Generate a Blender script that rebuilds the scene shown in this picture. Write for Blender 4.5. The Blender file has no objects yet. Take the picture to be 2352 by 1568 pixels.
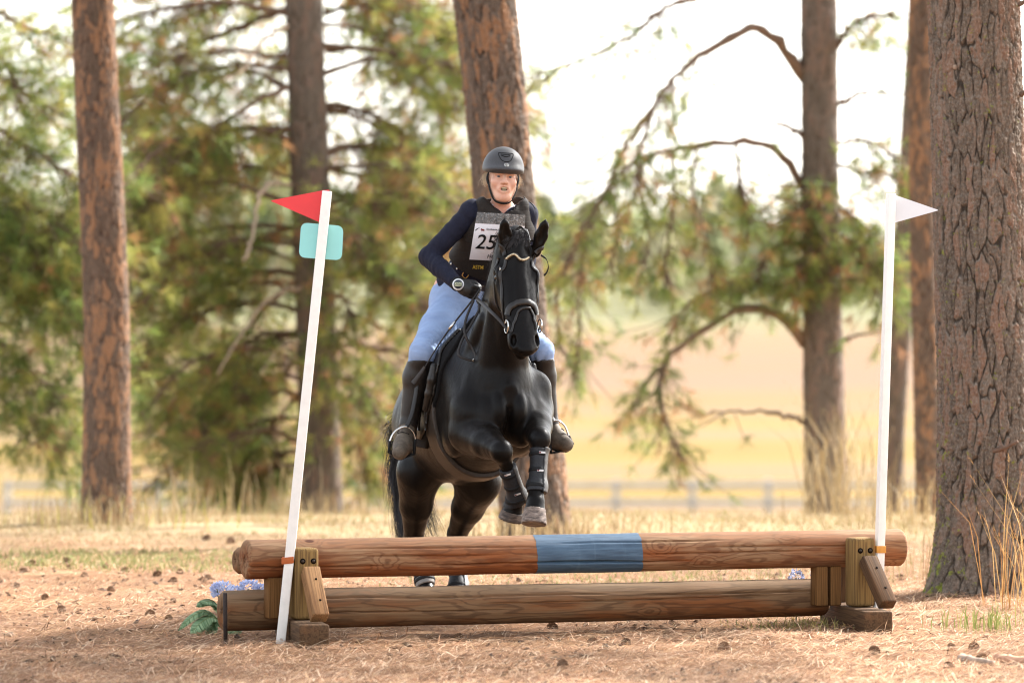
import bpy, math, random
import numpy as np
from mathutils import Vector

# ------------------------------------------------------------------ camera, sky, sun, exposure
S = bpy.context.scene
FPX, CX, HY, CAMZ = 11500.0, 1176.0, 690.0, 1.7      # focal length and horizon in 2352-px units
cam_d = bpy.data.cameras.new('camera'); cam = bpy.data.objects.new('camera', cam_d)
S.collection.objects.link(cam); S.camera = cam
cam.location = (0, 0, CAMZ)
cam.rotation_euler = (math.radians(90) - math.atan(94.0 / FPX), 0, 0)
cam_d.sensor_width = 36.0
cam_d.lens = 36.0 * FPX / 2352.0
cam_d.clip_start, cam_d.clip_end = 0.5, 6000
cam_d.dof.use_dof = True
cam_d.dof.focus_distance = 25.9
cam_d.dof.aperture_fstop = 2.4
cam_d.dof.aperture_blades = 0

SUN_AZ, SUN_EL = math.radians(50), math.radians(38)   # azimuth from +Y towards +X
w = bpy.data.worlds.new('World'); S.world = w; w.use_nodes = True
wn = w.node_tree
sky = wn.nodes.new('ShaderNodeTexSky'); sky.sky_type = 'NISHITA'; sky.sun_disc = False
sky.sun_elevation = SUN_EL; sky.sun_rotation = SUN_AZ
sky.air_density = 1.0; sky.dust_density = 2.0; sky.ozone_density = 1.0
bg = wn.nodes['Background']; hs_ = wn.nodes.new('ShaderNodeHueSaturation'); hs_.inputs['Saturation'].default_value = 0.34      # thin high cloud whitens the sky
wn.links.new(sky.outputs[0], hs_.inputs['Color']); wn.links.new(hs_.outputs[0], bg.inputs[0]); bg.inputs[1].default_value = 0.13
sun_d = bpy.data.lights.new('sun', 'SUN'); sun = bpy.data.objects.new('sun', sun_d)
S.collection.objects.link(sun)
sun_d.energy = 4.0; sun_d.angle = math.radians(2.5); sun_d.color = (1.0, 0.975, 0.94)
sd = Vector((math.sin(SUN_AZ) * math.cos(SUN_EL), math.cos(SUN_AZ) * math.cos(SUN_EL), math.sin(SUN_EL)))
sun.rotation_euler = sd.to_track_quat('Z', 'Y').to_euler()
sun.location = sd * 60
vs = S.view_settings
vs.view_transform = 'Standard'; vs.look = 'None'; vs.gamma = 1.0; vs.use_curve_mapping = False
vs.exposure = 2.2
S.cycles.use_denoising = True
S.cycles.filter_width = 1.1
S.cycles.max_bounces = 8; S.cycles.diffuse_bounces = 3; S.cycles.transparent_max_bounces = 8
S.cycles.caustics_reflective = False; S.cycles.caustics_refractive = False
S.cycles.sample_clamp_indirect = 6.0

# ------------------------------------------------------------------ helpers: pixels, meshes, materials
rng = np.random.default_rng(7)
random.seed(7)

def P(px, py, Y):
    """a point of the place, measured in the photograph, at its own distance Y"""
    return np.array([(px - CX) / FPX * Y, Y, CAMZ + (HY - py) / FPX * Y])

OFF = {}
def finish(o, parent, loc):
    S.collection.objects.link(o)
    if parent is not None:
        o.parent = parent; OFF[o] = OFF[parent]
    else:
        o.location = loc; OFF[o] = np.array(loc, float)

def new_mesh(name, V, faces, smooth=True):
    V = np.asarray(V, np.float32).reshape(-1, 3)
    if isinstance(faces, np.ndarray): faces = [faces]
    faces = [np.asarray(f, np.int32) for f in faces if len(f)]
    me = bpy.data.meshes.new(name)
    me.vertices.add(len(V)); me.vertices.foreach_set('co', V.ravel())
    loops = np.concatenate([f.ravel() for f in faces])
    tot = np.concatenate([np.full(len(f), f.shape[1], np.int32) for f in faces])
    start = np.concatenate([[0], np.cumsum(tot)[:-1]]).astype(np.int32)
    me.loops.add(len(loops)); me.loops.foreach_set('vertex_index', loops)
    me.polygons.add(len(tot)); me.polygons.foreach_set('loop_start', start)
    try: me.polygons.foreach_set('loop_total', tot)
    except Exception: pass
    me.polygons.foreach_set('use_smooth', np.full(len(tot), bool(smooth)))
    me.update(calc_edges=True); me.validate()
    return me

def attr(me, name, data):
    data = np.asarray(data, np.float32)
    if data.ndim == 1:
        a = me.attributes.new(name, 'FLOAT', 'POINT'); a.data.foreach_set('value', data)
    else:
        a = me.attributes.new(name, 'FLOAT_VECTOR', 'POINT'); a.data.foreach_set('vector', data.ravel())

def ob(name, V, faces, mat, parent=None, loc=None, smooth=True, attrs=None):
    """one mesh object; V in world coordinates"""
    V = np.asarray(V, float).reshape(-1, 3)
    if parent is not None: off = OFF[parent]
    else:
        off = np.array(loc, float) if loc is not None else np.array([V[:, 0].mean(), V[:, 1].mean(), V[:, 2].min()])
    me = new_mesh(name, V - off, faces, smooth)
    for k, v in (attrs or {}).items(): attr(me, k, v)
    me.materials.append(mat)
    o = bpy.data.objects.new(name, me)
    finish(o, parent, off)
    return o

def thing(name, label, cat, loc, group=None):
    o = bpy.data.objects.new(name, None); o.empty_display_size = 0.1
    finish(o, None, loc); tag(o, label, cat, group)
    return o

def tag(o, label=None, cat=None, group=None, kind=None):
    if label: o['label'] = label
    if cat: o['category'] = cat
    if group: o['group'] = group
    if kind: o['kind'] = kind
    return o

def copy_tree(o, parent=None):
    c = o.copy(); S.collection.objects.link(c)
    if parent is not None: c.parent = parent
    for ch in list(o.children): copy_tree(ch, c)
    return c

def lin(h):
    h = h.lstrip('#'); c = [int(h[i:i + 2], 16) / 255 for i in (0, 2, 4)]
    return tuple((x / 12.92 if x <= 0.04045 else ((x + 0.055) / 1.055) ** 2.4) for x in c) + (1.0,)

def nd(nt, t, ins=None, **props):
    n = nt.nodes.new(t)
    for k, v in props.items(): setattr(n, k, v)
    for k, v in (ins or {}).items():
        s = n.inputs[k]
        if isinstance(v, bpy.types.NodeSocket): nt.links.new(v, s)
        else: s.default_value = v
    return n

class M:
    """small material builder"""
    def __init__(self, name, rough=0.7, spec=0.3, **kw):
        self.m = bpy.data.materials.new(name); self.m.use_nodes = True
        self.nt = self.m.node_tree; self.b = self.nt.nodes['Principled BSDF']
        self.b.inputs['Roughness'].default_value = rough
        self.b.inputs['Specular IOR Level'].default_value = spec
        for k, v in kw.items(): self.b.inputs[k].default_value = v
    def attr(self, name): return nd(self.nt, 'ShaderNodeAttribute', attribute_name=name)
    def pos(self): return nd(self.nt, 'ShaderNodeNewGeometry').outputs['Position']
    def objc(self): return nd(self.nt, 'ShaderNodeTexCoord').outputs['Object']
    def map(self, vec, scale=(1, 1, 1), loc=(0, 0, 0), rot=(0, 0, 0)):
        return nd(self.nt, 'ShaderNodeMapping', {'Vector': vec, 'Scale': scale, 'Location': loc, 'Rotation': rot}).outputs[0]
    def noise(self, vec, scale=5, detail=4, rough=0.55, dist=0.0):
        return nd(self.nt, 'ShaderNodeTexNoise', {'Vector': vec, 'Scale': scale, 'Detail': detail, 'Roughness': rough, 'Distortion': dist}).outputs[0]
    def vor(self, vec, scale=5, feature='F1', out='Distance'):
        return nd(self.nt, 'ShaderNodeTexVoronoi', {'Vector': vec, 'Scale': scale}, feature=feature).outputs[out]
    def math(self, op, a, b=0.0, c=0.0, clamp=False):
        return nd(self.nt, 'ShaderNodeMath', {0: a, 1: b, 2: c}, operation=op, use_clamp=clamp).outputs[0]
    def ramp(self, fac, stops, interp='LINEAR'):
        n = nd(self.nt, 'ShaderNodeValToRGB', {0: fac}); r = n.color_ramp; r.interpolation = interp
        while len(r.elements) < len(stops): r.elements.new(0.5)
        for e, (p, c) in zip(r.elements, stops):
            e.position = p; e.color = lin(c) if isinstance(c, str) else ((c, c, c, 1) if not isinstance(c, tuple) else c)
        return n.outputs[0]
    def mix(self, fac, a, b, blend='MIX'):
        n = nd(self.nt, 'ShaderNodeMix', data_type='RGBA', blend_type=blend)
        for s, v in ((n.inputs[0], fac), (n.inputs[6], a), (n.inputs[7], b)):
            if isinstance(v, bpy.types.NodeSocket): self.nt.links.new(v, s)
            else: s.default_value = lin(v) if isinstance(v, str) else v
        return n.outputs[2]
    def col(self, v):
        s = self.b.inputs['Base Color']
        if isinstance(v, bpy.types.NodeSocket): self.nt.links.new(v, s)
        else: s.default_value = lin(v) if isinstance(v, str) else v
        return self
    def rough(self, v): self.nt.links.new(v, self.b.inputs['Roughness']); return self
    def bump(self, h, strength=0.3, dist=0.01):
        n = nd(self.nt, 'ShaderNodeBump', {'Strength': strength, 'Distance': dist, 'Height': h})
        self.nt.links.new(n.outputs[0], self.b.inputs['Normal']); return self

def simple(name, col, rough=0.6, spec=0.3, var=0.12, scale=30.0, bump=0.0, **kw):
    """a plain colour with a little unevenness"""
    m = M(name, rough, spec, **kw)
    n = m.noise(m.pos(), scale, 5, 0.6)
    c = lin(col)
    lo = tuple(x * (1 - var) for x in c[:3]) + (1,); hi = tuple(min(1, x * (1 + var)) for x in c[:3]) + (1,)
    m.col(m.ramp(n, [(0.3, lo), (0.7, hi)]))
    m.rough(m.math('ADD', m.math('MULTIPLY', n, 0.2), rough - 0.1))
    if bump: m.bump(n, bump, 0.004)
    return m.m

# ------------------------------------------------------------------ helpers: geometry
class MB:
    """collects boxes, tubes and sheets into one mesh, with wc = own local coordinates of each piece"""
    def __init__(s): s.V, s.F3, s.F4, s.W, s.n = [], [], [], [], 0
    def add(s, V, F, wc=None):
        V = np.asarray(V, float); F = np.asarray(F, np.int64)
        (s.F4 if F.shape[1] == 4 else s.F3).append(F + s.n)
        s.V.append(V); s.W.append(V if wc is None else wc); s.n += len(V); return s
    def faces(s):
        r = []
        if s.F3: r.append(np.concatenate(s.F3))
        if s.F4: r.append(np.concatenate(s.F4))
        return r
    def build(s, name, mat, parent=None, loc=None, smooth=True):
        return ob(name, np.concatenate(s.V), s.faces(), mat, parent, loc, smooth, {'wc': np.concatenate(s.W)})
    def tube(s, pts, rad, seg=8, caps=True, flat=None):
        V, F = tube_geo(pts, rad, seg)
        k = len(pts)
        t = np.repeat(np.concatenate([[0], np.cumsum(np.linalg.norm(np.diff(np.asarray(pts, float), axis=0), axis=1))]), seg)
        an = np.tile(np.arange(seg) / seg * 6.283, k); rr = np.repeat(np.broadcast_to(np.asarray(rad, float), (k,)), seg)
        s.add(V, F, np.stack([t, np.cos(an) * rr, np.sin(an) * rr], 1))
        if caps:
            b = s.n - len(V)
            for ring in (0, k - 1):
                c = len(V); idx = np.arange(seg) + ring * seg
                cv = V[idx].mean(0)[None]
                tri = np.stack([np.roll(idx, -1), idx, np.full(seg, c)], 1) if ring == 0 else np.stack([idx, np.roll(idx, -1), np.full(seg, c)], 1)
                s.V.append(cv); s.W.append(np.array([[t[ring * seg], 0, 0]])); s.n += 1
                tri = tri.astype(np.int64); tri[tri == c] = s.n - 1 - b
                s.F3.append(tri + b)
        return s
    def box(s, c, ax, ay, az, bevel=0.006, n=2):
        """rounded box: centre, three half-axis vectors (first = long axis of the grain)"""
        V, F = rbox(np.linalg.norm(ax), np.linalg.norm(ay), np.linalg.norm(az), bevel, n)
        R = np.stack([np.asarray(a, float) / np.linalg.norm(a) for a in (ax, ay, az)])
        s.add(V @ R + np.asarray(c, float), F, V.copy()); return s

def tube_geo(pts, rad, seg=8):
    pts = np.asarray(pts, float); k = len(pts)
    rad = np.broadcast_to(np.asarray(rad, float), (k,))
    T = np.gradient(pts, axis=0); T /= np.linalg.norm(T, axis=1)[:, None] + 1e-12
    up = np.array([0, 0, 1.0]) if abs(T[0, 2]) < 0.9 else np.array([1.0, 0, 0])
    N0 = np.cross(T[0], up); N0 /= np.linalg.norm(N0)
    Ns = [N0]
    for i in range(1, k):
        n = Ns[-1] - T[i] * np.dot(Ns[-1], T[i]); Ns.append(n / (np.linalg.norm(n) + 1e-12))
    Ns = np.array(Ns); B = np.cross(T, Ns)
    an = np.arange(seg) / seg * 2 * math.pi
    V = pts[:, None] + rad[:, None, None] * (np.cos(an)[None, :, None] * Ns[:, None] + np.sin(an)[None, :, None] * B[:, None])
    return V.reshape(-1, 3), grid_faces(k, seg, wrap=True)

def grid_faces(k, m, wrap=False):
    i = np.arange(k - 1)[:, None]; j = np.arange(m if wrap else m - 1)[None]
    j2 = (j + 1) % m
    return np.stack([i * m + j, i * m + j2, (i + 1) * m + j2, (i + 1) * m + j], -1).reshape(-1, 4)

def rbox(hx, hy, hz, r, n=2):
    """a rounded box as a spherified grid"""
    r = min(r, hx * .9, hy * .9, hz * .9)
    def ticks(h):
        a = np.linspace(0, math.pi / 2, n + 1)
        lo = -h + r - r * np.cos(a)      # not evenly spaced, enough for a bevel
        return np.concatenate([lo, -lo[::-1]])
    tx, ty, tz = ticks(hx), ticks(hy), ticks(hz)
    V, F, cnt = [], [], 0
    for ax in range(3):
        t = [tx, ty, tz]; h = [hx, hy, hz]; u, v = (ax + 1) % 3, (ax + 2) % 3
        for sg in (-1, 1):
            A, B = np.meshgrid(t[u], t[v], indexing='ij')
            Q = np.zeros(A.shape + (3,)); Q[..., u] = A; Q[..., v] = B; Q[..., ax] = sg * h[ax]
            Q = Q.reshape(-1, 3)
            f = grid_faces(len(t[u]), len(t[v]))
            if sg > 0: f = f[:, ::-1]
            V.append(Q); F.append(f + cnt); cnt += len(Q)
    V = np.concatenate(V); F = np.concatenate(F)
    core = np.clip(V, [-hx + r, -hy + r, -hz + r], [hx - r, hy - r, hz - r])
    d = V - core; L = np.linalg.norm(d, axis=1)[:, None]
    V = np.where(L > 1e-9, core + d / np.maximum(L, 1e-9) * r, V)
    key = np.round(V, 6); _, idx, inv = np.unique(key, axis=0, return_index=True, return_inverse=True)
    F = inv.ravel()[F]; V = V[idx]
    return V, F

def spline(pts, n):
    """Catmull-Rom through rows of pts (any number of columns)"""
    p = np.asarray(pts, float); k = len(p)
    if k == 2: return p[0] + (p[1] - p[0]) * np.linspace(0, 1, n)[:, None]
    q = np.concatenate([[2 * p[0] - p[1]], p, [2 * p[-1] - p[-2]]])
    t = np.linspace(0, k - 1 - 1e-9, n); i = t.astype(int); f = (t - i)[:, None]
    a, b, c, d = q[i], q[i + 1], q[i + 2], q[i + 3]
    return 0.5 * (2 * b + (c - a) * f + (2 * a - 5 * b + 4 * c - d) * f ** 2 + (3 * b - a - 3 * c + d) * f ** 3)

def ribbon(pts, nrm, width, thick, n=None):
    """flat strap with thickness along pts, lying with nrm as its outward normal"""
    pts = np.asarray(pts, float); nrm = np.asarray(nrm, float); k = len(pts)
    T = np.gradient(pts, axis=0); T /= np.linalg.norm(T, axis=1)[:, None] + 1e-12
    nrm = nrm / (np.linalg.norm(nrm, axis=1)[:, None] + 1e-12)
    W = np.cross(T, nrm); W /= np.linalg.norm(W, axis=1)[:, None] + 1e-12
    wd = np.broadcast_to(np.asarray(width, float), (k,))[:, None] / 2
    prof = [(-1, 0), (-.92, 1), (0, 1.25), (.92, 1), (1, 0), (0, -.15)]
    V = np.stack([pts + W * wd * a + nrm * thick * b for a, b in prof], 1).reshape(-1, 3)
    m = len(prof)
    F = grid_faces(k, m, wrap=True)
    caps = np.array([[0, 1, 2, 5], [2, 3, 4, 5]]); caps2 = caps + (k - 1) * m
    return V, np.concatenate([F, caps, caps2[:, ::-1]])

# ---- numpy noise
def vnoise(u, v, seed=0, pu=0):
    r = np.random.default_rng(seed).random((256, 256))
    iu, iv = np.floor(u).astype(int), np.floor(v).astype(int); fu, fv = u - iu, v - iv
    fu = fu * fu * (3 - 2 * fu); fv = fv * fv * (3 - 2 * fv)
    def g(a, b): return r[(a % pu if pu else a) % 256, b % 256]
    return (g(iu, iv) * (1 - fu) + g(iu + 1, iv) * fu) * (1 - fv) + (g(iu, iv + 1) * (1 - fu) + g(iu + 1, iv + 1) * fu) * fv

def cellular(u, v, nu, seed=0, jit=0.85):
    g = np.random.default_rng(seed); J = g.random((nu, 512, 2)); ID = g.random((nu, 512))
    iu, iv = np.floor(u).astype(int), np.floor(v).astype(int)
    f1 = np.full(u.shape, 9.0); f2 = f1.copy(); pid = np.zeros(u.shape)
    for du in (-1, 0, 1):
        for dv in (-1, 0, 1):
            cu, cv = iu + du, iv + dv; j = J[cu % nu, cv % 512]
            d = np.hypot(cu + .5 + (j[..., 0] - .5) * jit - u, cv + .5 + (j[..., 1] - .5) * jit - v)
            f2 = np.where(d < f1, f1, np.minimum(f2, d)); pid = np.where(d < f1, ID[cu % nu, cv % 512], pid); f1 = np.minimum(f1, d)
    return f1, f2, pid
def sstep(a, b, x):
    t = np.clip((x - a) / (b - a), 0, 1); return t * t * (3 - 2 * t)

# ------------------------------------------------------------------ the ground, one sheet to the horizon
_ty = [-50, 38, 41, 44, 48, 60, 100, 170, 260, 400, 600, 800, 950, 1300, 3200]
_tz = [0, 0, -.06, -.2, -.42, -1.2, -3.4, -6.2, -6.9, -6.4, -4.2, -1.2, 2.0, 9, 30]
def zt(X, Y):
    X = np.asarray(X, float); Y = np.asarray(Y, float)
    z = np.interp(Y, _ty, _tz)
    near = np.clip((Y - 27) / 8, 0, 1)
    z = z + near * 0.05 * (vnoise(X * .35 + 40, Y * .35 + 9, 3) - .5)
    z = z + 0.016 * (vnoise(X * 1.7 + 80, Y * 1.7 + 30, 5) - .5) * np.clip((60 - Y) / 20, 0, 1)
    lit = np.clip((40 - Y) / 6, 0, 1) * np.clip((Y - 15) / 4, 0, 1)
    z = z + lit * (.022 * (vnoise(X * 3.3 + 11, Y * 3.3 + 7, 15) - .5) + .018 * (vnoise(X * 8 + 5, Y * 8 + 3, 16) - .5) + .008 * (vnoise(X * 19, Y * 19, 17) - .5))
    far = np.clip((Y - 60) / 200, 0, 1)
    z = z + far * 2.0 * (vnoise(X * .012 + 70, Y * .012 + 60, 4) - .5)
    # soil and needles heaped round the big pine's roots
    d2 = (X - 2.72) ** 2 / 1.1 + (Y - 28.7) ** 2 / 1.0
    return z + 0.03 * np.exp(-d2 / .5)

gy = np.concatenate([np.arange(-30, 20, 5.), np.arange(20, 31, .045), np.arange(31, 42, .12), np.arange(42, 60, .7), np.arange(60, 200, 5.), np.geomspace(200, 3200, 46)])
gx = np.concatenate([-np.geomspace(7, 900, 34)[::-1], np.arange(-6.86, -3.6, .2), np.arange(-3.6, 3.8, .05), np.arange(3.8, 6.9, .2), np.geomspace(7, 900, 34)])
GX, GY = np.meshgrid(gx, gy, indexing='ij')
GV = np.stack([GX, GY, zt(GX, GY)], -1).reshape(-1, 3)
m = M('ground_litter_and_field', 0.95, 0.1)
p = m.pos()
sx = nd(m.nt, 'ShaderNodeSeparateXYZ', {0: p})
X_, Y_ = sx.outputs[0], sx.outputs[1]
# needle duff
f1 = m.noise(m.map(p, (34, 90, 30), rot=(0, 0, .5)), 1, 5, .6, 1.2)
f2 = m.noise(m.map(p, (90, 30, 30), rot=(0, 0, -.35)), 1, 5, .6, 1.2)
fine = m.math('MULTIPLY', m.math('ADD', f1, f2), .5)
duff = m.ramp(fine, [(.34, '#38271c'), (.46, '#684a32'), (.55, '#8f6b4c'), (.68, '#b39070')])
big = m.noise(p, 1.3, 4, .6)
duff = m.mix(m.ramp(big, [(.42, 0.0), (.62, .55)]), duff, '#7c5c46')
patch = m.noise(p, 3.6, 3, .5)
duff = m.mix(m.ramp(patch, [(.58, 0.0), (.74, .35)]), duff, '#d8b78d')
# dry grass behind
gr = m.noise(m.map(p, (20, 14, 10)), 1, 6, .7)
grass = m.ramp(gr, [(.3, '#7f6d50'), (.5, '#9a8666'), (.7, '#ae9d7c')])
green = m.noise(p, .7, 3, .5)
grass = m.mix(m.ramp(green, [(.6, 0.0), (.75, .45)]), grass, '#757a50')
edge = m.math('ADD', Y_, m.math('MULTIPLY', m.math('SUBTRACT', m.noise(p, .8, 3, .5), .5), 5.0))
near = m.mix(m.ramp(m.math('DIVIDE', m.math('SUBTRACT', edge, 33.6), 3.2, clamp=True), [(0, 0.0), (1, .85)]), duff, grass)
# the stubble field far off
fl = m.noise(m.map(p, (.006, .02, 0)), 1, 4, .55)
field = m.ramp(fl, [(.34, '#62572f'), (.42, '#745c2a'), (.5, '#755f32'), (.57, '#735c41'), (.66, '#695b34')])
f3 = m.noise(m.map(p, (.03, .05, 0), loc=(7, 3, 0)), 1, 4, .6)
field = m.mix(m.ramp(f3, [(.6, 0.0), (.72, .5)]), field, '#5c5036')
dist = m.math('DIVIDE', Y_, 1000.0)
field = m.mix(m.ramp(dist, [(.0, 0.0), (.34, 0.0), (.47, .8), (.66, .7), (.85, .2)]), field, '#6e5644')
field = m.mix(m.ramp(dist, [(0.0, 0.0), (.66, 0.0), (.78, .85), (1.0, .9)]), field, '#67684b')
col = m.mix(m.ramp(m.math('DIVIDE', m.math('SUBTRACT', Y_, 44), 20, clamp=True), [(0, 0.0), (1, 1.0)]), near, field)
m.col(col); m.bump(fine, .6, .02)
ground = ob('ground', GV, grid_faces(len(gx), len(gy))[:, ::-1], m.m, loc=(0, 0, 0))
tag(ground, 'pine needle litter giving way to dry grass and a pale stubble field', kind='structure')

# ------------------------------------------------------------------ far wood on the hill
def far_wood():
    V, F, C, n = [], [], [], 0
    for i in range(520):
        Y = random.uniform(820, 1350); X = random.uniform(-.125, .125) * Y * 2.6
        h = random.uniform(7, 19) * (1.0 if random.random() < .75 else 1.6) * (1.25 if X < -20 else 1.0); r = h * random.uniform(.2, .42); z0 = float(zt(X, Y))
        k = 60; u = rng.normal(size=(k, 3)); u /= np.linalg.norm(u, axis=1)[:, None]
        c = u * np.array([r, r, h * .5]) * rng.uniform(.55, 1, (k, 1)); c[:, 2] += h * .52
        taper = np.clip(1.25 - c[:, 2] / h, .25, 1)[:, None]; c[:, :2] *= taper
        c += [X, Y, z0]
        s = r * .33
        a = rng.normal(size=(k, 3)); a /= np.linalg.norm(a, axis=1)[:, None]
        b = np.cross(a, rng.normal(size=(k, 3))); b /= np.linalg.norm(b, axis=1)[:, None]
        q = np.stack([c + s * a, c + s * b, c - s * a, c - s * b], 1).reshape(-1, 3)
        V.append(q); F.append(np.arange(4 * k).reshape(-1, 4) + n); n += 4 * k
        C.append(np.full(4 * k, random.random()))
    m = M('far_foliage', .9, .1)
    c = m.ramp(m.attr('tint').outputs['Fac'], [(0, '#7d8360'), (.3, '#8f926c'), (.55, '#a5a07b'), (.8, '#a0967c'), (1, '#899072')])  # pale tones: distance haze put into the foliage colours
    m.col(c)
    o = ob('far_wood', np.concatenate(V), np.concatenate(F), m.m, loc=(0, 1000, 0), attrs={'tint': np.concatenate(C)})
    tag(o, 'pale blurred wood on the hillside beyond the field', 'wood', kind='stuff')
far_wood()

# ------------------------------------------------------------------ far paddock fence
def far_fence():
    Y = 172.0; sp = 175 / FPX * Y
    m = simple('weathered_grey_rail', '#b2afab', .85, .2, .15, 3)
    f = thing('paddock_fence', 'pale grey post and rail fence far off in the stubble field', 'fence', (0, Y, float(zt(0, Y))))
    xs = np.arange(-9, 10) * sp + (1590 - CX) / FPX * Y
    z = zt(xs, np.full_like(xs, Y)); z = z * 0 - 5.85
    for x, zz in zip(xs, z):
        MB().box((x, Y, zz + .62), (0, 0, .78), (.12, 0, 0), (0, .1, 0), .015).build('post', m, f)
    for i in range(len(xs) - 1):
        for hh in (1.22, .62):
            a = np.array([xs[i], Y - .11, z[i] + hh]); b = np.array([xs[i + 1], Y - .11, z[i + 1] + hh]); d = (b - a) / 2
            MB().box((a + b) / 2, d * 1.02, (0, .03, 0), (0, 0, .115), .01).build('rail', m, f)
    return f
far_fence()

# ------------------------------------------------------------------ bark
def bark_material(name, fissure, plates, orange, moss=False, scale=1.0):
    m = M(name, .92, .15)
    pid = m.attr('plate').outputs['Fac']; hg = m.attr('height').outputs['Fac']
    p = m.pos()
    n1 = m.noise(m.map(p, (1, 1, .45)), 26 * scale, 6, .7, .6)
    n2 = m.noise(m.map(p, (1, 1, .3)), 9 * scale, 4, .6)
    base = m.ramp(m.math('ADD', m.math('MULTIPLY', pid, .55), m.math('MULTIPLY', n1, .5)), [(.2, plates[0]), (.5, plates[1]), (.85, plates[2])])
    om = m.math('MULTIPLY', m.ramp(m.math('ADD', m.math('MULTIPLY', pid, .6), m.math('MULTIPLY', n2, .6)), [(.58, 0.0), (.72, 1.0)]), m.ramp(hg, [(.45, 0.0), (.8, 1.0)]))
    base = m.mix(om, base, orange)
    fine = m.noise(m.map(p, (1, 1, .6)), 95 * scale, 4, .65)
    base = m.mix(m.ramp(fine, [(.52, 0.0), (.7, .65)]), base, plates[2])
    base = m.mix(m.ramp(fine, [(.3, .6), (.46, 0.0)]), base, fissure)
    base = m.mix(m.ramp(hg, [(.05, .8), (.45, 0.0)]), base, fissure)
    if moss:
        mo = m.noise(p, 22, 4, .65)
        low = m.attr('mossy').outputs['Fac']
        base = m.mix(m.math('MULTIPLY', m.ramp(m.math('ADD', mo, m.math('MULTIPLY', low, .22)), [(.66, 0.0), (.74, .85)]), 1.0), base, '#7d8434')
    m.col(base); m.bump(m.math('ADD', n1, m.math('MULTIPLY', fine, .8)), .8, .010)
    return m.m

BARK_GREY = bark_material('grey_plated_bark', '#352e28', ('#554b41', '#6e6155', '#958a7d'), '#7d6454', True)
BARK_ORANGE = bark_material('orange_plated_bark', '#3d312a', ('#51483f', '#675a50', '#887a6e'), '#8d6a4f')
BARK_RUST = bark_material('rust_plated_bark', '#4a382f', ('#52473d', '#655449', '#80705f'), '#8d694f')
BARK_DULL = bark_material('dull_brown_bark', '#45382f', ('#584f47', '#655a51', '#786e64'), '#735f54')
LIMB = simple('limb_bark', '#6b574a', .9, .15, .3, 20, .5)
LIMB_PALE = simple('dead_limb_bark', '#9a8674', .9, .15, .25, 20, .5)

def trunk(name, axis, rad, bark, parent, nth, fine_dz, top_fine, pw, ph, depth, seed, flare=0.0, moss=False):
    """axis: rows (x,y,z) bottom to top; rad: radius at each row; plates pw x ph metres, depth of the fissures"""
    axis = np.asarray(axis, float); rad = np.asarray(rad, float)
    z0, z1 = axis[0, 2], axis[-1, 2]
    zz = np.concatenate([np.arange(z0, min(top_fine, z1), fine_dz), np.linspace(min(top_fine, z1), z1, 24)])
    cx, cy, rr = (np.interp(zz, axis[:, 2], a) for a in (axis[:, 0], axis[:, 1], rad))
    th = np.arange(nth) / nth * 2 * math.pi
    TH, ZZ = np.meshgrid(th, zz); R0 = float(rad.mean())
    nu = max(6, int(round(2 * math.pi * R0 / pw)))
    u = TH / (2 * math.pi) * nu; v = (ZZ - z0) / ph
    nw = max(4, nu // 2)
    wu = vnoise(TH / (2 * math.pi) * nw, (ZZ - z0) / ph * 1.1, seed + 1, nw) - .5
    wu2 = vnoise(TH / (2 * math.pi) * nu * 2, (ZZ - z0) / ph * 3.1, seed + 2, nu * 2) - .5
    f1, f2, pid = cellular(u + 1.2 * wu + .22 * wu2, v + .35 * wu2 + .5 * wu, nu, seed, .95)
    fl = f2 - f1
    clos = vnoise(TH / (2 * math.pi) * nu * 2, (ZZ - z0) / ph * 2.3, seed + 9, nu * 2)
    h = sstep(.0, .17, fl + .22 * sstep(.5, .85, clos) - .015)
    g1, g2, pid2 = cellular(u * 3 + .9 * wu2, v * 4.5 + .8 * wu, nu * 3, seed + 13, .95)      # flakes on the plates
    hh = h * (.62 + .22 * pid + .16 * pid2 - .10 * (1 - sstep(0, .2, g2 - g1)))
    pid = .6 * pid + .4 * pid2
    n3 = vnoise(TH / (2 * math.pi) * nu * 6, (ZZ - z0) / ph * 9, seed + 3, nu * 6)
    n4 = vnoise(TH / (2 * math.pi) * nu * 3, (ZZ - z0) / ph * 22, seed + 4, nu * 3)
    disp = depth * (hh - .8) + depth * .5 * (n3 - .5) + depth * .45 * (n4 - .5)
    low = np.exp(-(ZZ - z0) / .22)
    lob = 1 + .35 * np.cos(TH * 3 + 1.1) + .25 * np.cos(TH * 5 + .4)
    RR = rr[:, None] + disp + flare * low * lob
    lump = vnoise(TH / (2 * math.pi) * 4, (ZZ - z0) * .9, seed + 7, 4) - .5
    RR = RR * (1 + .05 * lump)
    V = np.stack([cx[:, None] + RR * np.cos(TH), cy[:, None] + RR * np.sin(TH), ZZ], -1).reshape(-1, 3)
    at = {'plate': pid.ravel(), 'height': np.clip(hh + .2 * (n3 - .5), 0, 1).ravel()}
    if moss:
        side = np.clip(-np.cos(TH + .35), 0, 1)
        at['mossy'] = (side * np.exp(-(ZZ - z0) / .9) + .12).ravel()
    else: at['mossy'] = np.zeros(TH.size)
    return ob(name, V, grid_faces(len(zz), nth, wrap=True), bark, parent, attrs=at)

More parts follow.
